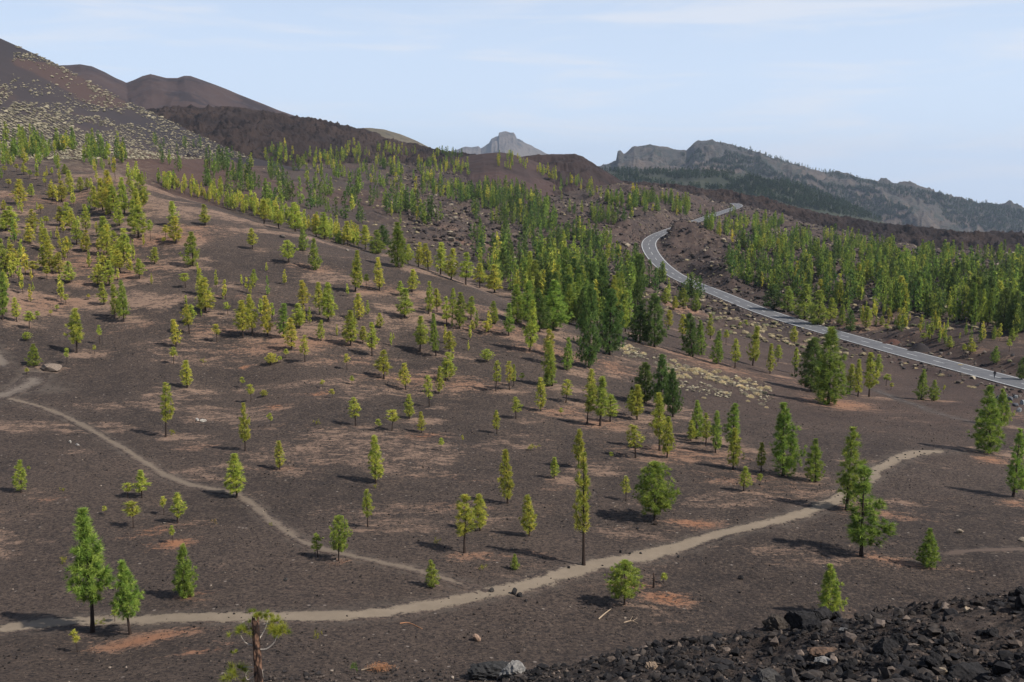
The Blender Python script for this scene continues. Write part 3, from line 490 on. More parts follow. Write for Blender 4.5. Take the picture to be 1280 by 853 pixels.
rl, RL = ridge('lava_flow', 'long dark lava flow behind the right-hand pine plateau', [(735, 229, 1030), (780, 229, 1030), (850, 233, 1020), (900, 238, 1010), (930, 243, 1000), (960, 250, 1000), (1000, 262, 980), (1050, 272, 960), (1100, 280, 950), (1150, 285, 940), (1200, 290, 930), (1240, 292, 920), (1280, 293, 920), (1360, 296, 920), (1520, 304, 920)], M_LAVA, 0.10, 0.2, 360, 200, 15, 32, 131, da=0.05, nr=120, emin=0.3, fineamp=8)
ck, CK = ridge('cinder_slope', 'big black cinder cone slope dotted with pale shrubs', [(-300, -60, 880), (-150, -12, 880), (0, 48, 870), (20, 57, 870), (40, 66, 868), (60, 75, 866), (80, 85, 864), (100, 96, 860), (150, 122, 845), (200, 146, 830), (250, 170, 800), (280, 184, 770), (310, 196, 740), (350, 206, 720), (400, 216, 700)], M_CONE, 0.29, 0.3, 520, 300, 3.0, 70, 141, False, da=0.05, nr=100)
r1, R1 = ridge('red_cinder_cone', 'rounded reddish cinder cone below the flat-topped mountain', [(480, 226, 930), (520, 214, 925), (545, 206, 920), (570, 198, 915), (590, 194, 912), (610, 191.5, 910), (625, 190.5, 910), (640, 193, 910), (660, 199, 910), (690, 210, 910), (720, 222, 910), (760, 238, 910)], M_RED, 0.17, 0.2, 330, 160, 4, 30, 151, da=0.04)
r2, R2 = ridge('red_cinder_cone', 'dark red cinder cone with steep right flank at centre', [(600, 208, 960), (640, 199, 960), (655, 196, 960), (670, 194, 960), (690, 193, 960), (705, 192.5, 960), (718, 192.5, 955), (730, 197, 950), (745, 206, 940), (760, 216, 930), (778, 227, 920), (800, 242, 905), (820, 254, 890)], M_DRED, 0.20, 0.2, 330, 160, 8, 26, 161, da=0.04, fineamp=3, sm=0.6)
r3, R3 = ridge('cinder_mound', 'low dark cinder mound before the rounded reddish cone', [(540, 232, 830), (570, 220, 830), (590, 210, 830), (605, 207, 830), (620, 207, 830), (640, 211, 830), (665, 220, 830), (700, 231, 830), (740, 243, 830)], M_RED, 0.19, 0.2, 200, 90, 4, 24, 171, da=0.05)
RIDGES = dict(fr=FR, wh=WH, bc=BC, ll=LL, rl=RL, ck=CK, r1=R1, r2=R2, r3=R3, ph=PH)
for q in RIDGES.values(): q['T'] = q['z'] / q['r']
def hit_ridge(q, x, y):
    a, t = pix_dir(x, y); i = int(round((float(a) - q['az'][0]) / (q['az'][1] - q['az'][0])))
    if i < 0 or i >= len(q['az']): return None
    ok = np.nonzero(q['T'][i] >= t)[0]
    if not len(ok): return None
    j = ok[0]; return np.array([q['X'][i, j], q['Y'][i, j], q['z'][i, j]])
def hit_any(x, y, keys):
    b = hit(x, y, 38); best = b; rb = np.hypot(b[0], b[1]) if b is not None else 1e9
    for k_ in keys:
        p = hit_ridge(RIDGES[k_], x, y)
        if p is not None and np.hypot(p[0], p[1]) < rb: best = p; rb = np.hypot(p[0], p[1])
    return best

_v = np.c_[CK['X'].ravel(), CK['Y'].ravel(), CK['z'].ravel()]; _r = np.zeros(len(_v))
for _x, _y, _rx in ((55, 86, 16), (70, 92, 22), (88, 103, 24), (106, 114, 20), (125, 126, 14)):
    _p = hit_ridge(CK, _x, _y)
    if _p is not None: _r = np.maximum(_r, np.exp(-((_v - _p) ** 2 / np.array([_rx, 40, 12.0]) ** 2).sum(1)))
fattr(ck.data, 'red', _r)
# ------------------------------------------------------------------ trees: shared crown and trunk meshes of unit height
def blades(C, D, ln, wd, rg):
    """thin triangles: base centre C, direction D (n,3), length ln, width wd"""
    n = len(C); s = np.cross(D, rg.normal(size=(n, 3))); s /= np.linalg.norm(s, axis=1)[:, None] + 1e-9
    V = np.stack([C - s * wd[:, None] * 0.5, C + s * wd[:, None] * 0.5, C + D * ln[:, None] + s * wd[:, None] * 0.15], 1).reshape(-1, 3)
    return V, np.arange(len(V)).reshape(-1, 3)
def unit(v): return v / (np.linalg.norm(v, axis=-1, keepdims=True) + 1e-9)
FORMS = {  # crown base, max radius (of height), exponent, bulge height, tufts, whorls, shape of the lower crown
 'slim':  (0.12, 0.150, 0.75, 0.22, 230, 26), 'slim2': (0.22, 0.155, 0.85, 0.28, 190, 22), 'cone':  (0.04, 0.215, 0.80, 0.16, 360, 28),
 'broad': (0.05, 0.265, 0.62, 0.22, 460, 28), 'oval': (0.10, 0.36, 0.50, 0.36, 620, 28), 'round': (0.20, 0.330, 0.48, 0.42, 420, 22), 'airy': (0.30, 0.135, 0.60, 0.30, 130, 20), 'sap': (0.45, 0.150, 0.50, 0.45, 45, 6),
 'tall': (0.27, 0.190, 0.95, 0.14, 330, 22), 'gappy': (0.13, 0.190, 0.80, 0.20, 230, 18)}
def crown_pts(form, rg, dens=1.0):
    cb, rm, ex, bu, nt, nw = FORMS[form]; nt = int(nt * dens)
    br = []
    for w in range(nw):
        t = (w + rg.uniform(0.1, 0.9)) / nw; k_ = 5 + int(rg.integers(0, 3)); a0 = rg.uniform(0, 6.28)
        prof = (1 - t) ** ex * min(1, 0.45 + 0.55 * t / bu) if bu > 0 else 1
        for q in range(k_):
            if rg.random() < 0.12 + (0.22 if form in ('airy', 'gappy') else 0): continue
            br.append((t, a0 + q * 6.283 / k_ + rg.normal() * 0.25, rm * prof * rg.uniform(0.55, 1.22) + 0.012))
    br = np.array(br); br[:, 2] *= 1 + rg.uniform(0.1, 0.32) * np.cos(br[:, 1] - rg.uniform(0, 6.28)); lean = rg.normal(size=2) * 0.012
    pick = rg.choice(len(br), nt, p=(br[:, 2] + 0.02) / (br[:, 2] + 0.02).sum())
    f = rg.uniform(0.18, 1.05, nt) ** 0.62; t = br[pick, 0]; a = br[pick, 1] + rg.normal(size=nt) * 0.16 * (1.2 - f); rad = br[pick, 2] * f
    z = cb + (0.975 - cb) * t + br[pick, 2] * 0.30 * f ** 1.5 + rg.normal(size=nt) * 0.022 - (0.10 * br[pick, 2] if form != 'airy' else 0)
    P_ = np.c_[np.cos(a) * rad, np.sin(a) * rad, np.minimum(z, 0.97)]; out = np.c_[np.cos(a), np.sin(a), np.zeros(nt)] * (rad / (rm + 1e-6))[:, None]
    nt2 = max(4, nt // 20); tz = rg.uniform(0.86, 0.985, nt2); P_ = np.r_[P_, np.c_[rg.normal(size=(nt2, 2)) * 0.008 * (1.2 - tz)[:, None] * 6, tz]]; out = np.r_[out, np.tile([0, 0, 0.6], (nt2, 1))]
    return P_, out, br, cb
def crown_mesh(form, seed, nb, bl, bw, dens=1.0):
    rg = np.random.default_rng(seed); P_, out, br, cb = crown_pts(form, rg, dens); n = len(P_)
    C = np.repeat(P_, nb, 0); O = np.repeat(out, nb, 0)
    D = unit(unit(rg.normal(size=(n * nb, 3))) * 0.85 + O * 0.9 + np.array([0, 0, 0.45])); ln = bl * rg.uniform(0.6, 1.25, n * nb)
    V, Fc = blades(C, D, ln, bw * rg.uniform(0.7, 1.3, n * nb), rg); V[:, 2] = np.minimum(V[:, 2], 1.0 + 0.0 * V[:, 2])
    tone = np.repeat(np.repeat(rg.uniform(0, 1, n), nb), 3)
    return V, Fc, tone, br, cb
def tube(Pts, rads, k=6):
    Pts = np.asarray(Pts, float); t = unit(np.gradient(Pts, axis=0)); ref = np.array([1.0, 0.3, 0.1]); a = unit(np.cross(t, ref)); b = np.cross(t, a)
    an = np.linspace(0, 2 * np.pi, k, endpoint=False)
    V = (Pts[:, None] + (a[:, None] * np.cos(an)[None, :, None] + b[:, None] * np.sin(an)[None, :, None]) * np.asarray(rads)[:, None, None]).reshape(-1, 3)
    ix = np.arange(len(V)).reshape(len(Pts), k); nx = np.roll(ix, -1, 1)
    Fq = np.stack([ix[:-1], nx[:-1], nx[1:], ix[1:]], -1).reshape(-1, 4)
    tip = len(V); V = np.r_[V, [Pts[-1]]]; cap_ = np.stack([ix[-1], nx[-1], np.full(k, tip), np.full(k, tip)], -1)
    return V, np.r_[Fq, cap_][:, :]
def join(parts):
    Vs, Fs, k_ = [], [], 0
    for V, Fc in parts: Vs.append(V); Fs.append(Fc + k_); k_ += len(V)
    return np.concatenate(Vs), np.concatenate(Fs)
def q2t(Fq): return np.concatenate([Fq[:, [0, 1, 2]], Fq[:, [0, 2, 3]]])
def trunk_mesh(form, br, cb, seed, limbs=True):
    rg = np.random.default_rng(seed); zs = np.linspace(-0.03, 0.95, 9); bend = rg.normal(size=2) * 0.010
    Pt = np.c_[bend[0] * np.sin(zs * 5), bend[1] * np.sin(zs * 4 + 1), zs]; base = 0.017 if form != 'sap' else 0.014
    rad = base * (1 - 0.86 * np.clip(zs, 0, 1)) ; rad[0] *= 1.5; rad[1] *= 1.08
    parts = [tube(Pt, rad, 7)]
    if limbs:
        for t, a, ln in br[::2] if form in ('airy', 'gappy', 'round') else br[::3]:
            z0 = cb + (0.95 - cb) * t - 0.02; p0 = np.array([0, 0, z0]); d_ = np.array([math.cos(a), math.sin(a), 0])
            p = [p0, p0 + d_ * ln * 0.5 + [0, 0, ln * 0.05], p0 + d_ * ln * 0.92 + [0, 0, ln * 0.30 + 0.01]]
            parts.append(tube(p, [0.0042, 0.003, 0.0012], 4))
        if form in ('airy', 'slim2', 'gappy'):
            for q in range(7):
                a = rg.uniform(0, 6.28); z0 = rg.uniform(0.12, cb + 0.05); ln = rg.uniform(0.03, 0.08); d_ = np.array([math.cos(a), math.sin(a), 0.15])
                parts.append(tube([[0, 0, z0], [0, 0, z0] + d_ * ln * 0.5, [0, 0, z0] + d_ * ln], [0.003, 0.002, 0.001], 3))
    V, Fq = join(parts); return mesh_np('trunk', V, q2t(Fq), True)
def needles(name, src):
    m = bpy.data.materials.new(name); m.use_nodes = True; t = m.node_tree; t.nodes.clear()
    if src == 'obj': col = N(t, 'ShaderNodeObjectInfo').outputs['Color']
    else: col = N(t, 'ShaderNodeAttribute', attribute_name='tint').outputs['Color']
    tone = attr(t, 'tone'); geo = N(t, 'ShaderNodeNewGeometry')
    v = N(t, 'ShaderNodeMix', data_type='RGBA', blend_type='MULTIPLY'); v.inputs[0].default_value = 1
    val = mth(t, 'ADD', mth(t, 'MULTIPLY', tone, 0.75), mth(t, 'MULTIPLY', geo.outputs['Random Per Island'], 0.55)); val = mth(t, 'ADD', val, 0.42)
    cc = N(t, 'ShaderNodeCombineColor'); L(t, mth(t, 'MULTIPLY', val, mth(t, 'ADD', 0.85, mth(t, 'MULTIPLY', tone, 0.30))), cc.inputs[0]); L(t, val, cc.inputs[1]); L(t, val, cc.inputs[2])
    L(t, col, v.inputs[6]); L(t, cc.outputs[0], v.inputs[7])
    d1 = N(t, 'ShaderNodeBsdfDiffuse'); d2 = N(t, 'ShaderNodeBsdfTranslucent'); mx = N(t, 'ShaderNodeMixShader', i0=0.40); o = N(t, 'ShaderNodeOutputMaterial')
    L(t, v.outputs[2], d1.inputs[0]); L(t, v.outputs[2], d2.inputs[0]); L(t, d1.outputs[0], mx.inputs[1]); L(t, d2.outputs[0], mx.inputs[2]); L(t, mx.outputs[0], o.inputs[0])
    return m
M_NEED = needles('pine_needles', 'obj'); M_NEEDF = needles('pine_needles_far', 'attr')
M_BARK = two('charred_bark', (0.030, 0.022, 0.018), (0.055, 0.036, 0.028), (0.10, 0.055, 0.038), 2.0, 9.0, (0.58, 0.7), 0.6, 0.03)
VAR = {}
def variant(form, i, big):
    k_ = (form, i, big)
    if k_ not in VAR:
        sd_ = abs(hash((form, i))) % 1000 if False else (sum(map(ord, form)) * 7 + i * 131)
        nb, bl, bw, de = (26, 0.054, 0.0056, 1.4) if big else (15, 0.062, 0.0100, 0.9)
        if form == 'sap': nb, bl, bw = 14, 0.12, 0.020
        V, Fc, tone, br, cb = crown_mesh(form, sd_, nb, bl, bw, de)
        me = mesh_np('crown', V, Fc); fattr(me, 'tone', tone); me.materials.append(M_NEED)
        tm_ = trunk_mesh(form, br, cb, sd_); tm_.materials.append(M_BARK)
        VAR[k_] = (me, tm_, 2 * np.percentile(np.hypot(V[:, 0], V[:, 1]), 93))
    return VAR[k_]
BASEC = {'y': (0.395, 0.405, 0.075), 'g': (0.240, 0.300, 0.060), 'd': (0.120, 0.172, 0.048)}
def tint(k, rg=rng):
    c = np.array(BASEC[k]) * rg.uniform(0.84, 1.16); c[0] *= rg.uniform(0.86, 1.12); return np.clip(c, 0, 1)
def pick_form(t):
    k = t['k']; ra = t['w'] / max(t['y'] - t['top'], 1)
    if k in 's': return 'sap' if ra < 1.0 else 'round'
    if k == 'a': return 'airy'
    if k in 'Rr': return 'round'
    if k == 'G': return 'gappy' if False else 'cone'
    if k == 'Y': return 'cone'
    if k == 'd': return 'broad'
    if k == 'g': return 'cone' if ra > 0.33 else 'slim'
    return 'slim' if (int(t['x']) % 3) else 'slim2'
def place_tree(t, i):
    k = t['k']; form = t.get('form') or pick_form(t); px = t['y'] - t['top']; big = px > 44
    cm_, tm_, nom = variant(form, i % (7 if form in ('slim', 'slim2') else 4), big)
    root = empty('pine_sapling' if k in 's' and t['h'] < 3.2 else 'pine_tree', t['p'] - np.array([0, 0, 0.02]), random.uniform(0, 6.28))
    sx = t['wm'] / nom * (1.22 if t['y'] < 400 and t['x'] < 330 else 0.86 if form == 'tall' else 1.05)
    tr = ob('trunk', tm_, None, root); cr_ = ob('crown', cm_, None, root)
    h = t['h']; lim = max(0.55, min(sx / h, 2.0)) * h
    tr.scale = (lim if form == 'sap' else (0.5 * h + 0.5 * lim), ) * 2 + (h,); cr_.scale = (lim, lim, h)
    ck_ = {'y': 'y', 's': 'y', 'a': 'y', 'g': 'g', 'd': 'd', 'R': 'g', 'r': 'y', 'G': 'g', 'Y': 'y'}[k]
    c = np.array(tint(ck_))
    # the young pines of the open slope are yellower, those beyond it greener
    if ck_ == 'y':
        g_ = np.clip((t['x'] - 500) / 500, 0, 1) * 0.35 + (0.15 if t['y'] > 500 else 0); c = c * (1 - g_) + np.array(BASEC['g']) * g_
    if t['x'] > 1040 and t['y'] > 740: c = np.array((0.20, 0.26, 0.03))
    cr_.color = (*c, 1); t['o'] = root; t['ck'] = ck_; t['form'] = form
    # slight natural lean
    root.rotation_euler = (random.gauss(0, 0.035), random.gauss(0, 0.035), root.rotation_euler[2])
    return root
SPECIAL = {(819, 650): 'oval', (1058, 638): 'gappy', (1077, 695): 'gappy', (116, 790): 'tall', (163, 793): 'tall', (1266, 622): 'gappy', (582, 691): 'airy', (1035, 505): 'cone', (1014, 489): 'broad', (424, 701): 'round', (398, 696): 'airy', (1236, 566): 'cone'}
shrubs_b = []
for i, t in enumerate(trees):
    for (sx_, sy_), f_ in SPECIAL.items():
        if abs(t['x'] - sx_) < 4 and abs(t['y'] - sy_) < 6: t['form'] = f_
    if t['k'] == 'b': shrubs_b.append(t); continue
    place_tree(t, i)

# low needle tufts and seedlings without a visible trunk
def tuft_mesh(seed, n=9, nb=22, flat=0.6, bl=0.34, bw=0.03):
    rg = np.random.default_rng(seed); P_ = rg.normal(size=(n, 3)) * [0.22, 0.22, 0.16] + [0, 0, 0.42]; C = np.repeat(P_, nb, 0)
    D = unit(unit(rg.normal(size=(len(C), 3))) + (C - [0, 0, 0.2]) * 0.8 + [0, 0, 0.3]); V, Fc = blades(C, D, bl * rg.uniform(0.6, 1.2, len(C)), bw * rg.uniform(0.7, 1.3, len(C)), rg)
    me = mesh_np('seedling', V, Fc); fattr(me, 'tone', np.repeat(np.repeat(rg.uniform(0, 1, n), nb), 3)); me.materials.append(M_NEED); return me
TUFTS = [tuft_mesh(500 + i) for i in range(4)]
for i, t in enumerate(shrubs_b):
    o = ob('pine_seedling', TUFTS[i % 4]); o.location = t['p'] - np.array([0, 0, 0.02]); o.scale = (t['wm'], t['wm'], t['h'] * 1.0); o.rotation_euler[2] = random.uniform(0, 6.28)
    c = np.array((0.24, 0.235, 0.04)) if not (t['x'] > 260 and t['x'] < 275 and t['y'] > 640) else np.array((0.30, 0.22, 0.11)); o.color = (*c, 1); t['o'] = o

# ------------------------------------------------------------------ the pine forest behind: far more than 300 trees
def inpoly(poly, n, rg):
    p = np.array(poly, float); lo, hi = p.min(0), p.max(0); out = []
    while len(out) < n:
        q = rg.uniform(lo, hi); c = False; j = len(p) - 1
        for i in range(len(p)):
            if (p[i, 1] > q[1]) != (p[j, 1] > q[1]) and q[0] < (p[j, 0] - p[i, 0]) * (q[1] - p[i, 1]) / (p[j, 1] - p[i, 1]) + p[i, 0]: c = not c
            j = i
        if c: out.append(q)
    return out
def lo_variant(form, seed, nt, nb, bl, bw):
    V, Fc, tone, br, cb = crown_mesh(form, seed, nb, bl, bw, nt / FORMS[form][4]); tv, tf = tube([[0, 0, -0.05], [0, 0, 0.45], [0, 0, 0.93]], [0.017, 0.011, 0.003], 4); tf = q2t(tf)
    return np.r_[V, tv], np.r_[Fc, tf + len(V)], np.r_[tone, np.full(len(tv), -1.0)], 2 * np.percentile(np.hypot(V[:, 0], V[:, 1]), 93)
LOV = [lo_variant(f_, 900 + i, 62, 8, 0.095, 0.034) for i, f_ in enumerate(['slim', 'cone', 'slim2', 'cone', 'broad', 'slim', 'airy', 'broad'])]
TINY = [lo_variant(f_, 950 + i, 13, 4, 0.20, 0.10) for i, f_ in enumerate(['slim', 'cone', 'broad'])]
class Bag:
    def __init__(s): s.V, s.F, s.T, s.C, s.k = [], [], [], [], 0
    def add(s, var, p, h, w, col, rz, force=None):
        V, Fc, tone, nom = var; c, sn = math.cos(rz), math.sin(rz); q = V.copy(); f_ = w / nom
        x = (q[:, 0] * c - q[:, 1] * sn) * f_; y = (q[:, 0] * sn + q[:, 1] * c) * f_
        s.V.append(np.c_[x, y, q[:, 2] * h] + p); s.F.append(Fc + s.k); s.k += len(V)
        cc = np.tile(col, (len(V), 1)); cc[tone < 0] = (0.05, 0.036, 0.028); s.C.append(cc); s.T.append(np.where(tone < 0, 0.5, tone))
    def build(s, name, label, cat):
        me = mesh_np(name, np.concatenate(s.V), np.concatenate(s.F)); fattr(me, 'tone', np.concatenate(s.T)); cattr(me, 'tint', np.concatenate(s.C)); me.materials.append(M_NEEDF)
        return tag(ob(name, me), label, cat, kind='stuff')
KEYS_N = ['ck', 'll', 'r1', 'r2', 'r3', 'rl']
FOREST = [
 ([(0, 199), (60, 200), (150, 208), (190, 226), (180, 234), (120, 217), (60, 210), (0, 208)], 60, 3, 6.5, (.05, .35, .6), 0.2),
 ([(0, 180), (60, 182), (160, 194), (165, 206), (60, 202), (0, 200)], 50, 6, 10, (.3, .6, .1), 0.2),
 ([(0, 210), (60, 212), (180, 236), (190, 340), (100, 375), (0, 395)], 80, 2.5, 5.5, (0, .08, .92), 0.2),
 ([(190, 330), (330, 330), (440, 370), (600, 400), (640, 420), (560, 470), (430, 440), (300, 400), (180, 400)], 40, 1.8, 4, (0, .05, .95), 0.2),
 ([(240, 228), (330, 238), (430, 250), (540, 268), (600, 290), (560, 300), (430, 276), (330, 262)], 90, 8, 13, (.6, .35, .05), 0.3),
 ([(165, 172), (310, 190), (330, 200), (200, 196)], 10, 7, 11, (.7, .3, 0), 0.1),  # polygon in the photograph, count, height range (m), (d, g, y) weights, clumping
 ([(0, 176), (60, 178), (165, 192), (165, 206), (60, 200), (0, 197)], 101, 6, 11, (.3, .6, .1), 0.3),
 ([(165, 195), (330, 215), (330, 232), (240, 222), (165, 210)], 21, 7, 13, (.6, .4, 0), 0.2),
 ([(195, 226), (262, 240), (330, 262), (400, 285), (455, 300), (455, 314), (390, 294), (330, 276), (262, 254), (205, 238)], 256, 4, 8, (0, .05, .95), 0.25),
 ([(235, 200), (330, 214), (430, 232), (540, 254), (560, 280), (470, 262), (380, 258), (300, 240)], 64, 9, 14, (.75, .25, 0), 0.35),
 ([(330, 192), (430, 196), (520, 214), (600, 240), (640, 250), (620, 260), (520, 244), (420, 225), (330, 206)], 256, 7, 11, (.25, .45, .3), 0.3),
 ([(420, 182), (520, 192), (590, 205), (590, 222), (500, 212), (420, 196)], 148, 7, 11, (.1, .35, .55), 0.35),
 ([(540, 190), (560, 192), (580, 198), (560, 200)], 16, 7, 10, (.8, .2, 0), 0.1),
 ([(590, 208), (640, 196), (670, 210), (700, 222), (680, 228), (640, 215), (600, 214)], 45, 7, 10, (0, .3, .7), 0.2),
 ([(690, 224), (740, 232), (740, 244), (700, 240)], 21, 7, 10, (.1, .5, .4), 0.2),
 ([(600, 238), (660, 240), (690, 262), (700, 290), (640, 285), (560, 275), (560, 262)], 202, 9, 13, (.6, .35, .05), 0.25),
 ([(560, 225), (660, 232), (740, 250), (700, 262), (620, 248)], 54, 7, 10, (.3, .5, .2), 0.4),
 ([(640, 288), (720, 290), (790, 320), (806, 340), (800, 372), (720, 372), (650, 350), (620, 320)], 190, 8, 12, (.5, .45, .05), 0.3),
 ([(600, 300), (660, 330), (720, 365), (790, 380), (800, 410), (740, 420), (690, 398), (640, 372), (590, 350)], 121, 8, 12, (.35, .5, .15), 0.25),
 ([(560, 285), (640, 300), (640, 330), (580, 318)], 18, 7, 11, (.5, .4, .1), 0.3),
 ([(760, 238), (800, 245), (860, 256), (880, 268), (850, 272), (800, 266), (760, 260), (720, 252)], 162, 8, 11, (.3, .6, .1), 0.3),
 ([(700, 262), (790, 270), (800, 284), (760, 282), (700, 278)], 35, 7, 10, (.4, .5, .1), 0.3),
 ([(810, 340), (850, 356), (880, 376), (850, 380), (810, 368)], 21, 7, 11, (.5, .4, .1), 0.2),
 ([(905, 268), (960, 272), (1010, 296), (990, 330), (940, 322), (900, 300), (880, 285)], 220, 8, 11, (.25, .65, .1), 0.3),
 ([(870, 322), (940, 330), (1000, 340), (1060, 352), (1050, 384), (960, 366), (905, 346)], 130, 8, 12, (.45, .5, .05), 0.25),
 ([(1000, 296), (1060, 302), (1130, 312), (1200, 322), (1290, 328), (1290, 360), (1200, 350), (1100, 340), (1000, 330)], 330, 8, 11, (.3, .62, .08), 0.3),
 ([(1000, 332), (1100, 342), (1200, 352), (1290, 362), (1290, 425), (1230, 412), (1140, 396), (1060, 386), (1010, 376)], 400, 8, 12, (.35, .55, .1), 0.22),
 ([(1040, 388), (1140, 400), (1230, 418), (1270, 430), (1180, 430), (1090, 408)], 54, 3, 6, (.05, .35, .6), 0.2),
]
rf = np.random.default_rng(11); cand = []
for poly, n, h0, h1, wts, cl_ in FOREST:
    pts = inpoly(poly, int(n * 1.5), rf); got = 0
    for q in pts:
        if got >= n: break
        if vnoise(np.array([q[0] / 17.0]), np.array([q[1] / 7.0]), 77)[0] < cl_ + 0.12: continue
        p = hit_any(q[0], q[1], KEYS_N)
        if p is None: continue
        if p[1] > 150 and len(RC) and np.min(np.hypot(RC[:, 0] - p[0], RC[:, 1] - p[1])) < 7.5: continue
        kk = 'dgy'[int(np.searchsorted(np.cumsum(wts), rf.random() * 0.999))]; h = rf.uniform(h0, h1) * (0.55 + 0.5 * rf.random() ** 0.7)
        cand.append((p, h, kk, q, F * h / depth_of(p))); got += 1
n_ind = sum(t['k'] != 'b' and not (t['k'] == 's' and t['h'] < 3.2) for t in trees); extra_n = max(0, 300 - n_ind)
cand.sort(key=lambda c: -c[4]); forest_ind = []
bag = Bag()
for i, (p, h, kk, q, pxh) in enumerate(cand):
    wr = {'d': 0.34, 'g': 0.27, 'y': 0.26}[kk] * rf.uniform(0.8, 1.2)
    if i < extra_n:
        t = dict(x=q[0], y=q[1], top=q[1] - pxh, w=pxh * wr, k=kk, p=p, h=h, wm=h * wr); place_tree(t, i); forest_ind.append(t); continue
    vs_ = {'d': (1, 3, 4, 7), 'g': (0, 1, 3, 5), 'y': (0, 2, 5, 6)}[kk]; bag.add(LOV[vs_[i % 4]], p - np.array([0, 0, 0.1]), h, h * wr, tint(kk, rf) * 1.08, rf.uniform(0, 6.28))
bag.build('pine_forest', 'mixed green and yellowish pine forest covering the valley and the plateau beyond the road', 'forest')
print('forest', len(cand), 'individual', n_ind, '+', len(forest_ind))
# far woods on the hazy ridges
bag = Bag()
def far_scatter(key, poly, n, h0, h1, thr, sc):
    for q in inpoly(poly, n, rf):
        p = hit_ridge(RIDGES[key], q[0], q[1])
        if p is None: continue
        pb = hit(q[0], q[1], 38)
        if pb is not None and pb[1] < p[1] - 30: continue
        if fbm(np.array([p[0] / sc]), np.array([p[1] / sc]), 202, 3)[0] < thr: continue
        h = rf.uniform(h0, h1); bag.add(TINY[rf.integers(0, 3)], p - np.array([0, 0, 0.5]), h, h * 0.5, np.array((0.045, 0.07, 0.03)) * rf.uniform(0.7, 1.3), rf.uniform(0, 6.28))
far_scatter('wh', [(700, 222), (760, 214), (900, 216.5), (980, 227.5), (1010, 237), (1050, 253), (1110, 280), (1000, 262), (900, 240), (760, 232)], 2600, 9, 15, 0.30, 120)
far_scatter('fr', [(850, 190), (905, 181), (1000, 207), (1110, 233), (1280, 265), (1280, 295), (1150, 288), (1080, 270), (1000, 245), (930, 217), (860, 212)], 6500, 9, 16, 0.44, 300)
for i in range(330):
    x = rf.uniform(900, 1285); pr = np.interp(x, [900, 950, 1000, 1060, 1110, 1160, 1200, 1240, 1285], [179, 192, 206, 221, 232, 240, 251, 259, 265])
    p = hit_ridge(RIDGES['fr'], x, pr + rf.uniform(0.2, 4))
    if p is not None: h = rf.uniform(8, 14); bag.add(TINY[i % 3], p, h, h * 0.5, np.array((0.05, 0.075, 0.035)), i)
bag.build('far_woods', 'dark scattered woods on the hazy hill and ridge at right', 'forest')
# ------------------------------------------------------------------ rocks
def ico(sub):
    import bmesh
    bm = bmesh.new(); bmesh.ops.create_icosphere(bm, subdivisions=sub, radius=1.0); bm.verts.ensure_lookup_table()
    V = np.array([v.co[:] for v in bm.verts]); Fc = np.array([[v.index for v in f.verts] for f in bm.faces]); bm.free(); return V, Fc
ICO = {s_: ico(s_) for s_ in (1, 2, 3, 4)}
def rock_vf(seed, sub=2, cuts=9, rough=0.08):
    rg = np.random.default_rng(seed); V, Fc = ICO[sub]; V = V.copy()
    for c in range(cuts):
        n = unit(rg.normal(size=3)); d = rg.uniform(0.45, 0.85); q = V @ n; m = q > d; V[m] -= np.outer(q[m] - d, n)
    V *= 1 + rough * (rg.random((len(V), 1)) - 0.5) * 2 * (1 if sub < 3 else 0.35)
    if sub >= 3:
        V *= 1 + 0.30 * (fbm(V[:, 0] * 2.2 + V[:, 2] * 1.3 + seed, V[:, 1] * 2.2 - V[:, 2] * 1.7, seed % 97, 5, 0.7, True)[:, None] - 0.6) * 2
    return V * rg.uniform(0.7, 1.2, 3), Fc
m_rk, t_, b_ = newmat('lava_rock', 0.92); v_ = objvec(t_); at_ = N(t_, 'ShaderNodeAttribute', attribute_name='tint').outputs['Color']
hs_ = N(t_, 'ShaderNodeMix', data_type='RGBA', blend_type='MULTIPLY'); hs_.inputs[0].default_value = 1; L(t_, at_, hs_.inputs[6]); L(t_, mixc(t_, mr(t_, noise(t_, v_, 7, 5, 0.75), 0.35, 0.65), (0.62, 0.62, 0.62), (1.35, 1.30, 1.22)), hs_.inputs[7])
L(t_, hs_.outputs[2], b_.inputs['Base Color']); bump(t_, b_, noise(t_, v_, 14, 4, 0.8), 0.6, 0.04); M_ROCKV = m_rk
LOWR = [rock_vf(i, 1, 9, 0.34) for i in range(24)]
def rockbag(pts, sizes, cols, rg, var=LOWR, flat=0.75, sink=0.25):
    Vs, Fs, Cs, k_ = [], [], [], 0
    for p, s, c in zip(pts, sizes, cols):
        V, Fc = var[rg.integers(0, len(var))]; a = rg.uniform(0, 6.28); ca_, sa_ = math.cos(a), math.sin(a)
        q = np.c_[V[:, 0] * ca_ - V[:, 1] * sa_, V[:, 0] * sa_ + V[:, 1] * ca_, V[:, 2] * flat] * s; q[:, 2] += s * (flat * 0.8 - sink)
        Vs.append(q + p); Fs.append(Fc + k_); k_ += len(V); Cs.append(np.tile(c, (len(V), 1)))
    return np.concatenate(Vs), np.concatenate(Fs), np.concatenate(Cs)
def rockstuff(name, label, pts, sizes, cols, rg, **kw):
    V, Fc, C = rockbag(pts, sizes, cols, rg, **kw); me = mesh_np(name, V, Fc); cattr(me, 'tint', C); me.materials.append(M_ROCKV); return tag(ob(name, me), label, 'stones', kind='stuff')
def polar_pts(n, a0, a1, r0, r1, rg, pw=1.0):
    a = np.radians(rg.uniform(a0, a1, n)); r = r0 * (r1 / r0) ** (rg.random(n) ** pw); x = r * np.sin(a); y = r * np.cos(a); return np.c_[x, y, gsample(GZ, x, y)]
rk = np.random.default_rng(31)
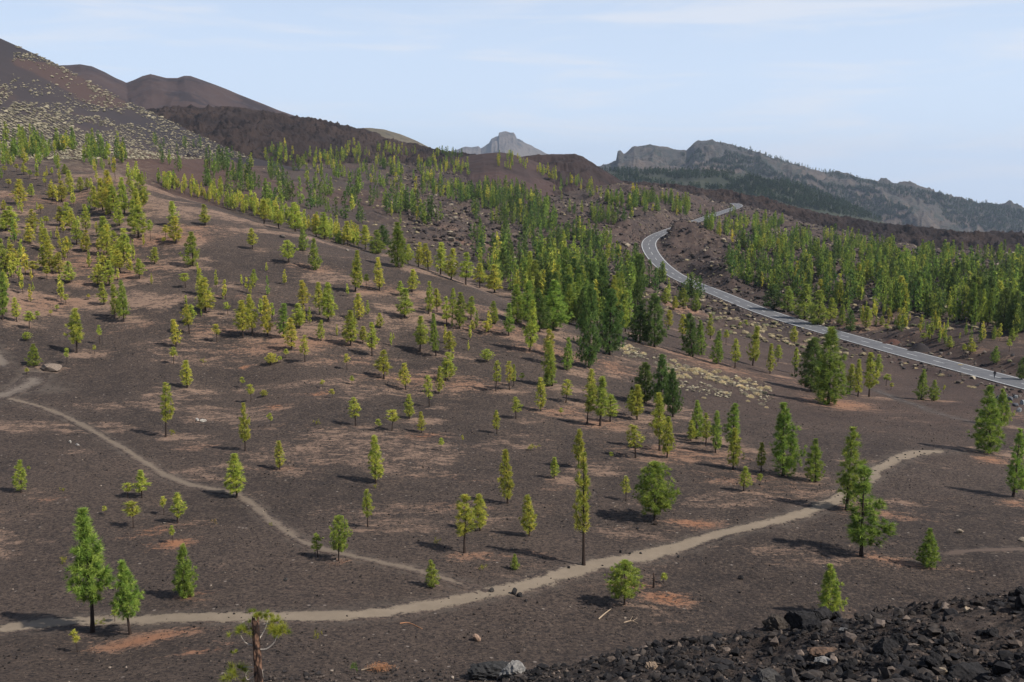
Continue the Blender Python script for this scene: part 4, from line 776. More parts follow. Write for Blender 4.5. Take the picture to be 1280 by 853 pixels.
def tones(n, rg, dark=(0.028, 0.025, 0.025), mid=(0.075, 0.06, 0.052), pale=(0.24, 0.20, 0.165), pp=(0.6, 0.33, 0.07)):
    c = np.array([dark, mid, pale])[rg.choice(3, n, p=pp)]; return c * rg.uniform(0.75, 1.3, (n, 1))
# gravel over the open plain
p = polar_pts(52000, -31, 31, 40, 170, rk); s = 0.018 + 0.085 * rk.random(len(p)) ** 9 + 0.00020 * np.hypot(p[:, 0], p[:, 1])
ff = fbm(p[:, 0] / 6, p[:, 1] / 6, 91, 3) + rk.normal(size=len(p)) * 0.12 > 0.45
rockstuff('scattered_stones', 'dark and pale stones strewn over the volcanic gravel plain', p[ff], s[ff], tones(ff.sum(), rk, (0.022, 0.019, 0.018), (0.075, 0.058, 0.049), (0.20, 0.165, 0.135), pp=(.62, .32, .06)), rk)
# clinker of the slope in the foreground
V0 = polar_pts(60000, -9, 36, 10.5, 36, rk); r_ = np.hypot(V0[:, 0], V0[:, 1]); a_ = np.degrees(np.arctan2(V0[:, 0], V0[:, 1]))
r_ = r_ + 0; keep = rk.random(len(V0)) < sstep(-7, 3, a_) * (1 - 0.85 * sstep(27, 36, r_)) * (0.22 + 0.78 * sstep(0.38, 0.55, fbm(V0[:, 0] / 1.7, V0[:, 1] / 1.7, 95, 3))); V0 = V0[keep]
s = (0.008 + 0.013 * rk.random(len(V0)) + 0.05 * rk.random(len(V0)) ** 6 + 0.12 * rk.random(len(V0)) ** 26) * (0.7 + 0.02 * np.hypot(V0[:, 0], V0[:, 1]))
rockstuff('lava_clinker', 'black rough lava clinker covering the near slope at lower right', V0, s, tones(len(V0), rk, (0.017, 0.016, 0.017), (0.040, 0.034, 0.031), (0.12, 0.095, 0.08), (.55, .38, .07)), rk, flat=0.85)
p = polar_pts(2600, -16, 0, 33, 52, rk); s = 0.04 + 0.14 * rk.random(len(p)) ** 3
rockstuff('lava_clinker', 'thin dark rubble below the frame edge near the broken pine', p, s, tones(len(p), rk, pp=(.6, .34, .06)), rk)
# rubble along the road and boulders on the lava field
pts, ss = [], []
for i in range(2400):
    j = rk.integers(0, len(RC)); side = 1 if rk.random() < 0.62 else -1
    t_2 = RC[min(j + 1, len(RC) - 1)] - RC[max(j - 1, 0)]; t_2 = t_2 / np.hypot(*t_2); o_ = (4.8 + abs(rk.normal()) * 3.5) * side; q = RC[j] + np.array([-t_2[1], t_2[0]]) * o_
    pts.append([q[0], q[1], float(gsample(GZ, q[:1], q[1:])[0])]); ss.append(rk.uniform(0.12, 0.75) ** 1.3)
rockstuff('roadside_rubble', 'dark and pale lava rubble heaped along both edges of the road', np.array(pts), np.array(ss), tones(len(pts), rk, (0.035, 0.032, 0.033), (0.095, 0.08, 0.07), (0.24, 0.21, 0.16), (.52, .36, .12)), rk)
p = polar_pts(22000, -6, 31, 330, 1000, rk, 1.0); lv = gsample(LAV, p[:, 0], p[:, 1]); rd_ = gsample(RDIST, p[:, 0], p[:, 1])
ok = (rk.random(len(p)) < lv) & (rd_ > 6.5); p = p[ok]; s = 0.3 + 1.5 * rk.random(len(p)) ** 4
rockstuff('lava_boulders', 'blocky dark lava boulders scattered between the pines of the lava field', p, s, tones(len(p), rk, (0.035, 0.029, 0.028), (0.09, 0.07, 0.058), (0.22, 0.185, 0.14), (.58, .35, .07)), rk)
# pale clumps of dry broom: scrub on the cone and among the far pines
DOME = []
for i in range(8):
    V, Fc = ICO[1]; rg = np.random.default_rng(700 + i); V = V * (1 + 0.55 * (rg.random((len(V), 1)) - 0.5)); V[:, 2] = np.maximum(V[:, 2], -0.2); DOME.append((V * [1, 1, 0.75], Fc))
m_sc, t_, b_ = newmat('dry_broom', 0.95); at_ = N(t_, 'ShaderNodeAttribute', attribute_name='tint').outputs['Color']; L(t_, at_, b_.inputs['Base Color']); bump(t_, b_, noise(t_, objvec(t_), 3, 4, 0.8), 0.9, 0.4)
pts, ss, cc = [], [], []
rs = np.random.default_rng(77)
def cone_density(x, y):
    crest = np.interp(x, [0, 40, 100, 200, 310], [48, 66, 96, 146, 196]); d = y - crest
    v = 0.0
    if d < 24 and x > 8: v = 0.75 * (1 - max(0, d - 8) / 20)
    lower = np.interp(x, [0, 60, 150, 250, 310], [105, 118, 138, 158, 185])
    if y > lower: v = max(v, min(1, 0.30 + (y - lower) / 55))
    elif y > lower - 16: v = max(v, 0.16)
    if 40 < x < 110 and d > 6 and abs(y - (80 + (x - 40) * 0.48)) < 13: v *= 0.15
    if x + (y - 48) * 0.25 < 22 and y < 100: v = 0
    return v
for i in range(30000):
    x = rs.uniform(-12, 312); y = rs.uniform(50, 200)
    if rs.random() > cone_density(x, y): continue
    n_ = fbm(np.array([x / 26]), np.array([y / 9]), 303, 3)[0]
    if n_ < 0.42 and y < 165: continue
    q = hit_any(x, y, ['ck'])
    if q is None or np.hypot(q[0], q[1]) < 345: continue
    pts.append(q); ss.append((0.28 + 1.2 * rs.random() ** 3) * (0.8 if y > 165 else 0.95)); cc.append(np.array((0.30, 0.26, 0.175)) * rs.uniform(0.55, 1.15) if rs.random() < .75 else np.array((.19, .17, .12)) * rs.uniform(.7, 1.2))
V, Fc, C = rockbag(pts, ss, cc, rs, var=DOME, flat=0.8, sink=0.3); me = mesh_np('dry_scrub', V, Fc); cattr(me, 'tint', C); me.materials.append(m_sc)
tag(ob('dry_scrub', me), 'pale yellowish broom scrub dotting the black cinder cone slope', 'scrub', kind='stuff')
pts = polar_pts(9000, -14, 31, 240, 900, rs, 1.0); lv = gsample(LAV, pts[:, 0], pts[:, 1]); rd_ = gsample(RDIST, pts[:, 0], pts[:, 1]); n_ = fbm(pts[:, 0] / 24, pts[:, 1] / 24, 404, 3)
ok = (rd_ > 7) & (rs.random(len(pts)) < (lv + 0.45 * (rd_ < 22)) * sstep(0.40, 0.62, n_)); pts = pts[ok]
cc = np.where(rs.random((len(pts), 1)) < 0.7, (0.26, 0.21, 0.125), (0.14, 0.135, 0.07)) * rs.uniform(0.6, 1.15, (len(pts), 1))
V, Fc, C = rockbag(pts, rs.uniform(0.3, 1.0, len(pts)), cc, rs, var=DOME, flat=0.8, sink=0.3); me = mesh_np('dry_scrub', V, Fc); cattr(me, 'tint', C); me.materials.append(m_sc)
tag(ob('dry_scrub', me), 'low pale dry scrub among the pines beside and beyond the road', 'scrub', kind='stuff')

# ------------------------------------------------------------------ single bushes of dry broom
def bush_mesh(seed):
    rg = np.random.default_rng(seed); n = 420; d_ = unit(rg.normal(size=(n, 3))); d_[:, 2] = np.abs(d_[:, 2]); C0 = d_ * [0.55, 0.55, 0.42] * rg.uniform(0.5, 1, (n, 1))
    V, Fc = blades(C0, unit(d_ + rg.normal(size=(n, 3)) * 0.5 + [0, 0, .3]), rg.uniform(0.2, 0.45, n), rg.uniform(0.05, 0.09, n), rg); tn_ = np.repeat(rg.uniform(0, 1, n), 3)
    cv, cf = DOME[seed % 8]; cv = cv * [0.62, 0.62, 0.5]; me = mesh_np('dry_bush', np.r_[V, cv], np.r_[Fc, cf + len(V)]); fattr(me, 'tone', np.r_[tn_, np.full(len(cv), 0.2)]); me.materials.append(M_NEED); return me
BUSH = [bush_mesh(800 + i) for i in range(5)]
def bush(x, y, wpx, col, i, hs=0.72):
    p_ = hit(x, y, 38); w_ = wpx * depth_of(p_) / F; o = ob('dry_bush', BUSH[i % 5]); o.location = p_ - np.array([0, 0, 0.04]); o.scale = (w_ * 0.62, w_ * 0.62, w_ * 0.62 * hs * rs.uniform(.85, 1.2)); o.rotation_euler[2] = rs.uniform(0, 6.28); o.color = (*(np.array(col) * rs.uniform(.8, 1.15)), 1); return o
PALEC = (0.58, 0.49, 0.31); GREYC = (0.42, 0.37, 0.28)
B1 = [(775, 432), (780, 437), (786, 434), (791, 440), (796, 437), (799, 445), (804, 443), (788, 447), (783, 442)]
B2 = [(822, 455), (829, 452), (836, 458), (842, 452), (848, 457), (853, 463), (846, 466), (838, 467), (858, 459), (864, 464), (857, 470), (849, 472), (869, 468), (861, 473), (843, 473), (872, 463), (826, 462)]
B3 = [(880, 466), (887, 470), (893, 466), (899, 472), (891, 476), (884, 474), (906, 474), (913, 478), (903, 479), (897, 465)]
B4 = [(922, 474), (929, 478), (936, 476), (943, 481), (950, 486), (941, 489), (932, 486), (955, 492), (947, 494), (938, 497), (925, 484), (959, 486), (930, 493)]
B5 = [(852, 483), (861, 485), (886, 483), (893, 487), (901, 489), (907, 492), (880, 498), (935, 502), (952, 506), (958, 510)]
bushes = []
for lst, w0, ph_ in ((B1, 8, 'in the small strip beside the tall dark pines'), (B2, 9.5, 'in the thickest scrub behind the dark scrub-patch pines'), (B3, 8, 'in the middle of the scrub patch below the road'), (B4, 9, 'in the right end of the scrub patch below the road'), (B5, 6.5, 'scattered on black gravel before the scrub patch')):
    for i, (x, y) in enumerate(lst):
        o = bush(x, y, 1.35 * w0 * rs.uniform(.75, 1.3), PALEC if rs.random() < .7 else GREYC, i); tag(o, None, 'bush', 'dry bushes of the scrub patch'); bushes.append((o, x, y, ph_))
for i, (x, y, w_) in enumerate(((1177, 470, 10), (1199, 479, 12), (1212, 484, 8), (1217, 485, 8), (1175, 446, 5), (1201, 457, 9), (1132, 455, 7), (1145, 461, 6))):
    o = bush(x, y, w_, PALEC, i); tag(o, None, 'bush', 'dry bushes along the road'); bushes.append((o, x, y, 'beside the lower stretch of the road'))

pts, cc = [], []
for (ax, ay), (bx_, by_), wd in (((772, 433), (806, 448), 4), ((815, 448), (875, 472), 9), ((872, 466), (915, 479), 6), ((912, 474), (962, 496), 9), ((850, 482), (910, 495), 4)):
    for i in range(150):
        f_ = rs.random(); q = hit(ax + (bx_ - ax) * f_ + rs.normal() * 4, ay + (by_ - ay) * f_ + rs.normal() * wd * 0.6, 38); pts.append(q); cc.append(np.array((0.36, 0.31, 0.21) if rs.random() < .6 else (0.15, 0.125, 0.095)) * rs.uniform(.6, 1.2))
V, Fc, C = rockbag(pts, 0.07 + 0.26 * rs.random(len(pts)) ** 2, cc, rs, var=DOME, flat=0.8, sink=0.3); me = mesh_np('dry_scrub', V, Fc); cattr(me, 'tint', C); me.materials.append(m_sc)
tag(ob('dry_scrub', me), 'low dry growth and rubble filling the pale scrub patch below the road', 'scrub', kind='stuff')

# ------------------------------------------------------------------ single boulders and things lying about
def boulder(x, y, wpx, hpx, col, seed, label, name='boulder', rmin=8, tilt=0.0, deep=0.8, sub=4, cuts=9):
    p_ = hit(x, y, rmin); d_ = depth_of(p_); w_ = wpx * d_ / F; h_ = hpx * d_ / F
    V, Fc = rock_vf(seed, sub, cuts, 0.06); V = V / np.abs(V).max(0); V = V * [w_ / 2, w_ / 2 * deep, h_ * 0.62]; V[:, 2] += h_ * 0.35
    me = mesh_np(name, V, Fc); cattr(me, 'tint', np.tile(col, (len(V), 1))); me.materials.append(M_ROCKV); o = ob(name, me); o.location = p_; o.rotation_euler = (0, tilt, 0); tag(o, label, 'rock'); return o
BLK = (0.022, 0.021, 0.022); GRY = (0.085, 0.085, 0.088); TAN = (0.27, 0.22, 0.165); BRN = (0.10, 0.066, 0.048)
for a in [(1000, 784, 40, 24, BLK, 1, 'largest craggy black lava block below the bright yellow-green pine'), (1029, 778, 32, 24, BLK, 2, 'pointed black lava block hiding the foot of the bright yellow-green pine'), (972, 787, 30, 20, (0.05, 0.042, 0.036), 3, 'brownish lava block at the left end of the black outcrop'),
          (1012, 789, 30, 16, BLK, 4, 'low black lava block in front of the outcrop'), (1043, 775, 16, 12, BLK, 45, 'small black lava block at the right end of the outcrop'), (1054, 793, 15, 9, GRY, 5, 'small blue-grey stone right of the black outcrop'),
          (1106, 818, 32, 26, BLK, 6, 'angular black rock pair, left block leaning on the slope'), (1122, 810, 26, 20, BLK, 7, 'angular black rock behind the leaning block on the near slope'), (1112, 826, 18, 12, BLK, 8, 'small black rock at the foot of the leaning block'),
          (1168, 836, 26, 20, BLK, 9, 'dark square rock with a pale stone at its right foot'), (1178, 841, 14, 7, TAN, 10, 'pale flat stone at the foot of the dark square rock'), (1061, 838, 24, 20, BLK, 11, 'black cubic rock right of the whitish stones'),
          (1028, 820, 40, 14, BRN, 12, 'long rusty brown slab lying on the black clinker'), (1030, 829, 26, 9, (0.16, 0.155, 0.15), 13, 'whitish grey stone below the rusty brown slab'), (1210, 766, 12, 8, TAN, 14, 'pale tan stone on the top edge of the black slope'),
          (1165, 792, 9, 8, (0.13, 0.06, 0.045), 15, 'small reddish stone on the black slope'), (1276, 762, 22, 22, BLK, 16, 'black block at the right edge of the picture'), (1276, 746, 18, 14, BLK, 17, 'black jagged rock crowning the slope at the right edge'),
          (1215, 849, 60, 20, BLK, 18, 'broad black rock cut by the bottom edge at right'), (955, 851, 40, 15, (0.05, 0.048, 0.047), 19, 'dark grey rock at the bottom edge below the outcrop'), (612, 848, 58, 24, (0.030, 0.030, 0.031), 20, 'big black boulder at the bottom edge left of the clinker slope'),
          (640, 846, 34, 22, (0.17, 0.165, 0.16), 21, 'pale grey rock face at the bottom edge beside the big black boulder'), (1190, 800, 18, 10, (0.05, 0.047, 0.046), 22, 'dark grey rock in mid slope right of the small reddish stone'), (1240, 795, 20, 11, BLK, 23, 'black rock on the slope near the right edge, alone'),
          (900, 838, 22, 10, BLK, 24, 'black rock on the left part of the clinker slope'), (815, 836, 20, 10, (0.20, 0.15, 0.11), 25, 'long pale brown stone on the crest of the clinker slope'), (826, 830, 18, 11, BLK, 26, 'black rock beside the long pale brown stone')]:
    boulder(*a)
for a in [(596, 801, 11, 10, (0.25, 0.17, 0.125), 30, 'square pinkish boulder below the main footpath'), (1199, 666, 10, 6, TAN, 31, 'pale boulder on the dark plain right of the small conical pine'), (1278, 677, 9, 6, TAN, 32, 'pale boulder at the right edge above the brown track'),
          (643, 743, 8, 9, BLK, 33, 'upright black rock just below the main footpath'), (650, 746, 8, 6, BLK, 34, 'low black rock right of the upright one below the footpath'), (657, 752, 5, 4, BLK, 35, 'smallest black rock of three below the main footpath'), (614, 740, 8, 6, (0.05, 0.045, 0.042), 36, 'dark rock where the narrow footpath meets the main one'),
          (711, 711, 4, 4, BLK, 37, 'black stone on the footpath edge left of the tall thin pine'), (776, 691, 4, 4, BLK, 38, 'black stone above the footpath, leftmost of three'), (787, 693, 4, 3, BLK, 39, 'black stone above the footpath, middle of three'), (801, 693, 4, 3, BLK, 40, 'black stone above the footpath, rightmost of three'), (848, 697, 4, 3, BLK, 41, 'black stone on the lower edge of the footpath'),
          (926, 724, 7, 6, BLK, 42, 'black rock alone on dark gravel below the footpath bend'), (819, 656, 7, 6, (0.04, 0.03, 0.025), 43, 'dark stone at the foot of the big round pine'), (655, 814, 5, 4, (0.12, 0.10, 0.09), 44, 'small grey-brown stone on gravel right of the pinkish boulder'),
          (64, 463, 30, 9, (0.17, 0.135, 0.11), 46, 'large pale flat slab above the dusty path at left'), (247, 526, 5, 4, (0.34, 0.32, 0.30), 47, 'small whitish stone, left of two on the left slope'), (254, 527, 9, 4, (0.28, 0.26, 0.23), 48, 'flat whitish stone, right of two on the left slope'),
          (88, 554, 4, 4, (0.30, 0.28, 0.25), 49, 'whitish stone, left of two beside the narrow footpath'), (97, 557, 5, 3, (0.26, 0.24, 0.22), 50, 'greyish stone, right of two beside the narrow footpath'), (353, 297, 9, 3.5, (0.10, 0.085, 0.075), 51, 'dark flat rock on the hill crest beside the round pine'), (434, 314, 5, 3, (0.16, 0.14, 0.12), 52, 'pale stone on the hill crest left of the big pine'),
          (357, 726, 7, 4, (0.05, 0.047, 0.045), 53, 'dark stone on the gravel below the sparse twin pines'), (797, 662, 4, 3, BLK, 54, 'black stone under the left side of the big round pine'), (1050, 738, 5, 4, BLK, 55, 'dark stone right of the bright yellow-green pine'), (958, 497 + 0.5, 4, 3, TAN, 56, 'pale stone at the end of the scrub patch')]:
    boulder(*a, rmin=38, sub=2, cuts=10)
for i, (x, y) in enumerate(((1252, 506), (1259, 511), (1268, 508), (1274, 515), (1247, 500), (1262, 501), (1278, 506), (1256, 497), (1240, 494), (1270, 498))):
    o = boulder(x, y, rs.uniform(6, 10), rs.uniform(4, 7), (0.075, 0.08, 0.092) if i % 3 else (0.20, 0.21, 0.22), 120 + i, None, rmin=38, sub=2); tag(o, 'blue-grey boulder in the heap under the road at the right edge', 'rock', 'boulders heaped under the road at the right edge')
kr = [(1094, 589), (1106, 580), (1113, 577), (1121, 573), (1130, 569.5), (1139, 567), (1148, 565), (1157, 563), (1166, 562), (1175, 561.5), (1126, 577), (1134, 573), (1141, 571), (1149, 569), (1158, 568), (1167, 567), (1176, 567), (1185, 567), (1108, 592), (1116, 585), (1060, 622), (1020, 643), (990, 653), (963, 661), (940, 662), (905, 675), (884, 683)]
for i, (x, y) in enumerate(kr):
    o = boulder(x + rs.normal() * 3, y + rs.normal() * 0.5, rs.uniform(1.4, 4.0), rs.uniform(1.0, 2.6), (0.03, 0.027, 0.026), 160 + i, None, 'kerb_stone', rmin=38, sub=1, cuts=5); tag(o, 'small black stone lining the edge of the curving footpath', 'stone', 'stones lining the footpath')
# heaps of gravel beside the road
for x, y, wp, hp, col, lb in ((1150, 438.5, 38, 10, (0.028, 0.024, 0.025), 'black gravel heap on the far side of the road'), (1116, 429.5, 32, 6, (0.075, 0.040, 0.032), 'low rusty brown gravel heap left of the black one by the road')):
    p_ = hit(x, y, 38); d_ = depth_of(p_); w_ = wp * d_ / F; h_ = hp * d_ / F
    a, b = np.meshgrid(np.linspace(0, 2 * np.pi, 40, endpoint=False), np.linspace(0, 1, 14), indexing='ij'); X = np.cos(a) * b * w_ / 2; Y = np.sin(a) * b * w_ / 2.4
    Z = h_ * (0.5 + 0.5 * np.cos(b * np.pi)) * (0.8 + 0.4 * fbm(X / 3 + x, Y / 3, 5, 3)) - 0.12; ix = np.arange(a.size).reshape(a.shape); nx = np.roll(ix, -1, 0)
    me = mesh_np('gravel_heap', np.c_[X.ravel(), Y.ravel(), Z.ravel()], np.stack([ix[:, :-1], ix[:, 1:], nx[:, 1:], nx[:, :-1]], -1).reshape(-1, 4)[:, ::-1], True); cattr(me, 'tint', np.tile(col, (X.size, 1))); me.materials.append(M_ROCKV)
    o = ob('gravel_heap', me); o.location = p_; tag(o, lb, 'gravel heap')

# dead wood
m_dw, t_, b_ = newmat('dead_wood', 0.9); v_ = objvec(t_); L(t_, mixc(t_, noise(t_, v_, 9, 4, 0.7), (0.20, 0.135, 0.085), (0.42, 0.33, 0.235)), b_.inputs['Base Color'])
m_gw, t_, b_ = newmat('bleached_wood', 0.9); v_ = objvec(t_); L(t_, mixc(t_, noise(t_, v_, 14, 4, 0.7), (0.27, 0.23, 0.19), (0.50, 0.44, 0.37)), b_.inputs['Base Color'])
m_rd, t_, b_ = newmat('dead_needles', 0.95); v_ = objvec(t_); L(t_, mixc(t_, noise(t_, v_, 12, 4, 0.7), (0.26, 0.11, 0.055), (0.44, 0.24, 0.13)), b_.inputs['Base Color'])
def pole(path, r_m, mat, label, name='fallen_branch', twigs=()):
    P_ = np.array([hit(x, y, 38) for x, y in path]); P_[:, 2] += r_m * 0.9; parts = [tube(catmull(P_, 5), np.linspace(r_m, r_m * 0.55, (len(P_) - 1) * 5 + 1), 6)]
    for tw in twigs:
        Q_ = np.array([hit(x, y, 38) for x, y in tw]); Q_[:, 2] += r_m * 0.7; Q_[-1, 2] += 0.12; parts.append(tube(Q_, np.linspace(r_m * 0.5, r_m * 0.2, len(Q_)), 5))
    V, Fq = join(parts); o_ = P_.mean(0); o = ob(name, mesh_np(name, V - o_, q2t(Fq), True), mat); o.location = o_; tag(o, label, 'branch')
pole([(748, 775), (756, 768), (764, 762)], 0.055, m_dw, 'straight pale fallen branch below the round pine by the footpath')
pole([(780, 779), (789, 777), (797, 780)], 0.04, m_dw, 'forked pale fallen branch at right of the straight one', twigs=([(787, 777), (791, 773)], [(791, 777), (797, 775)]))
pole([(500, 780), (508, 779), (516, 781), (528, 787)], 0.035, m_rd, 'thin reddish fallen branch below the main footpath')
p_ = hit(817, 735, 38); d_ = depth_of(p_); root = empty('dead_stump', p_); tag(root, 'thin charred stump standing beside the round pine below the footpath', 'stump')
hh = 20 * d_ / F; V, Fq = join([tube([[0, 0, -.1], [0.02, 0, hh * .5], [-0.03, 0, hh]], [.10, .075, .05], 7), tube([[0, 0, hh * .55], [0.12, 0, hh * .75]], [.04, .015], 5)]); ob('trunk', mesh_np('trunk', V, q2t(Fq), True), M_BARK, root)
# heap of dead reddish boughs with a green seedling at the bottom edge
p_ = hit(468, 838, 38); sc_ = depth_of(p_) / F; root = empty('dead_branch', p_); tag(root, 'heap of reddish dead pine boughs lying at the bottom edge', 'branch')
rg = np.random.default_rng(5); parts = []
for i in range(9):
    a = rg.uniform(-0.6, 0.6); ln = rg.uniform(14, 30) * sc_; parts.append(tube([[-ln * .6, rg.normal() * .06, .05], [0, 0, 0.18 + rg.random() * .1], [ln * .5, math.sin(a) * .3, .12 + rg.random() * .12]], [.018, .015, .007], 5))
V, Fq = join(parts); ob('twig', mesh_np('twig', V, q2t(Fq), True), m_dw, root)
n = 700; C0 = rg.normal(size=(n, 3)) * [7 * sc_, .18, .07] + [7 * sc_, 0, .20]; C0[:, 2] = np.abs(C0[:, 2]); V, Fc = blades(C0, unit(rg.normal(size=(n, 3)) + [.3, 0, .3]), rg.uniform(.08, .22, n), rg.uniform(.012, .03, n), rg); ob('dead_needles', mesh_np('dead_needles', V, Fc), m_rd, root)
p_ = hit(443, 842, 38); o = ob('pine_seedling', TUFTS[1]); o.location = p_; o.scale = (10 * sc_, 10 * sc_, 22 * sc_); o.color = (0.12, 0.19, 0.04, 1); tag(o, 'narrow green seedling beside the dead boughs at the bottom edge', 'seedling')
# pine with a snapped-off top in the foreground
a_, t_t = pix_dir(320, 775); rr_ = 31.0; bx, by = rr_ * math.sin(R(float(a_))), rr_ * math.cos(R(float(a_))); bz_ = float(gsample(GZ, np.array([bx]), np.array([by]))[0]); ht = rr_ * float(t_t) - bz_
root = empty('broken_pine', (bx, by, bz_)); tag(root, 'foreground pine with snapped-off top, bare bark trunk and a few needle tufts', 'tree')
m_bb, t_, b_ = newmat('rough_bark', 0.95); v_ = objvec(t_, (1, 1, 0.45)); vn = noise(t_, v_, 11, 5, 0.7); vb = N(t_, 'ShaderNodeTexVoronoi', Scale=9.0); L(t_, v_, vb.inputs['Vector'])
L(t_, mixc(t_, mr(t_, vb.outputs['Distance'], 0.25, 0.6), mixc(t_, vn, (0.14, 0.075, 0.048), (0.26, 0.15, 0.10)), (0.03, 0.02, 0.017)), b_.inputs['Base Color']); bump(t_, b_, mth(t_, 'ADD', vb.outputs['Distance'], vn), 0.9, 0.06)
zs = np.linspace(-0.2, ht, 60); nA = 24; an = np.linspace(0, 2 * np.pi, nA, endpoint=False); AA, ZZ = np.meshgrid(an, zs); rad = np.interp(ZZ, [0, ht], [0.165, 0.115]) * (1 + 0.30 * (fbm(AA * 2.2, ZZ * 5, 8, 3) - .5)); rad[:, :] *= 1
ZT = ZZ + np.where(ZZ > ht - 0.02, 0.10 * np.sin(AA * 3) + 0.05 * np.sin(AA * 7), 0); X = np.cos(AA) * rad + 0.02 * np.sin(ZZ); Y = np.sin(AA) * rad; ix = np.arange(AA.size).reshape(AA.shape); nx = np.roll(ix, -1, 1)
V = np.c_[X.ravel(), Y.ravel(), ZT.ravel()]; Fq = np.stack([ix[:-1], nx[:-1], nx[1:], ix[1:]], -1).reshape(-1, 4); V = np.r_[V, [[0, 0, ht - 0.06]]]; Fq = np.r_[Fq, np.stack([ix[-1], nx[-1], np.full(nA, len(V) - 1), np.full(nA, len(V) - 1)], -1)]
ob('trunk', mesh_np('trunk', V, q2t(Fq)), m_bb, root)
S_ = 1 / F * depth_of(np.array([bx, by, bz_ + ht]))
def rel(x, y, back=0.0): return np.array([(x - 320) * S_, back, ht - (y - 775) * S_ * 1.1])
def limb(pts, r0, mat=m_gw):
    P_ = catmull([rel(*q) for q in pts], 6); V, Fq = tube(P_, np.linspace(r0 * .7, r0 * .28, len(P_)), 6); ob('limb', mesh_np('limb', V, q2t(Fq), True), mat, root)
limb([(316, 806), (310, 805), (304, 801), (300, 794)], .034); limb([(323, 811), (332, 810), (340, 804), (345, 796), (349, 790)], .042); limb([(322, 830), (325, 836), (326, 846)], .022); limb([(318, 840), (307, 848), (304, 842), (308, 836)], .022)
limb([(322, 800, .15), (326, 794, .5), (327, 786, .8)], .03); limb([(318, 800, .15), (314, 792, .5), (312, 786, .8)], .03); limb([(317, 835, .1), (300, 838, .3), (292, 842, .4)], .025)
def ntuft(x, y, wpx, back, seed, n=12, col=(0.25, 0.27, 0.045)):
    rg = np.random.default_rng(seed); w_ = wpx * S_; P_ = rg.normal(size=(n, 3)) * [w_ * .26, w_ * .26, w_ * .14]; nb = 80; C0 = np.repeat(P_, nb, 0); D = unit(unit(rg.normal(size=(len(C0), 3))) * .8 + unit(C0 + 1e-6) * .5 + [0, 0, .45])
    V, Fc = blades(C0, D, w_ * rg.uniform(.25, .5, len(C0)), np.full(len(C0), .010), rg); me = mesh_np('needle_tuft', V, Fc); fattr(me, 'tone', np.repeat(np.repeat(rg.uniform(0, 1, n), nb), 3)); me.materials.append(M_NEED); o = ob('needle_tuft', me, None, root); o.location = rel(x, y, back); o.color = (*col, 1)
ntuft(302, 789, 18, 0, 1); ntuft(313, 784, 16, .8, 2); ntuft(327, 784, 14, .8, 3); ntuft(341, 787, 22, .3, 4, 16); ntuft(352, 788, 17, 0, 5); ntuft(330, 806, 12, .9, 6, 6); ntuft(338, 809, 12, .9, 7, 5); ntuft(287, 846, 26, .4, 8, 14); ntuft(284, 824, 9, .6, 9, 4)

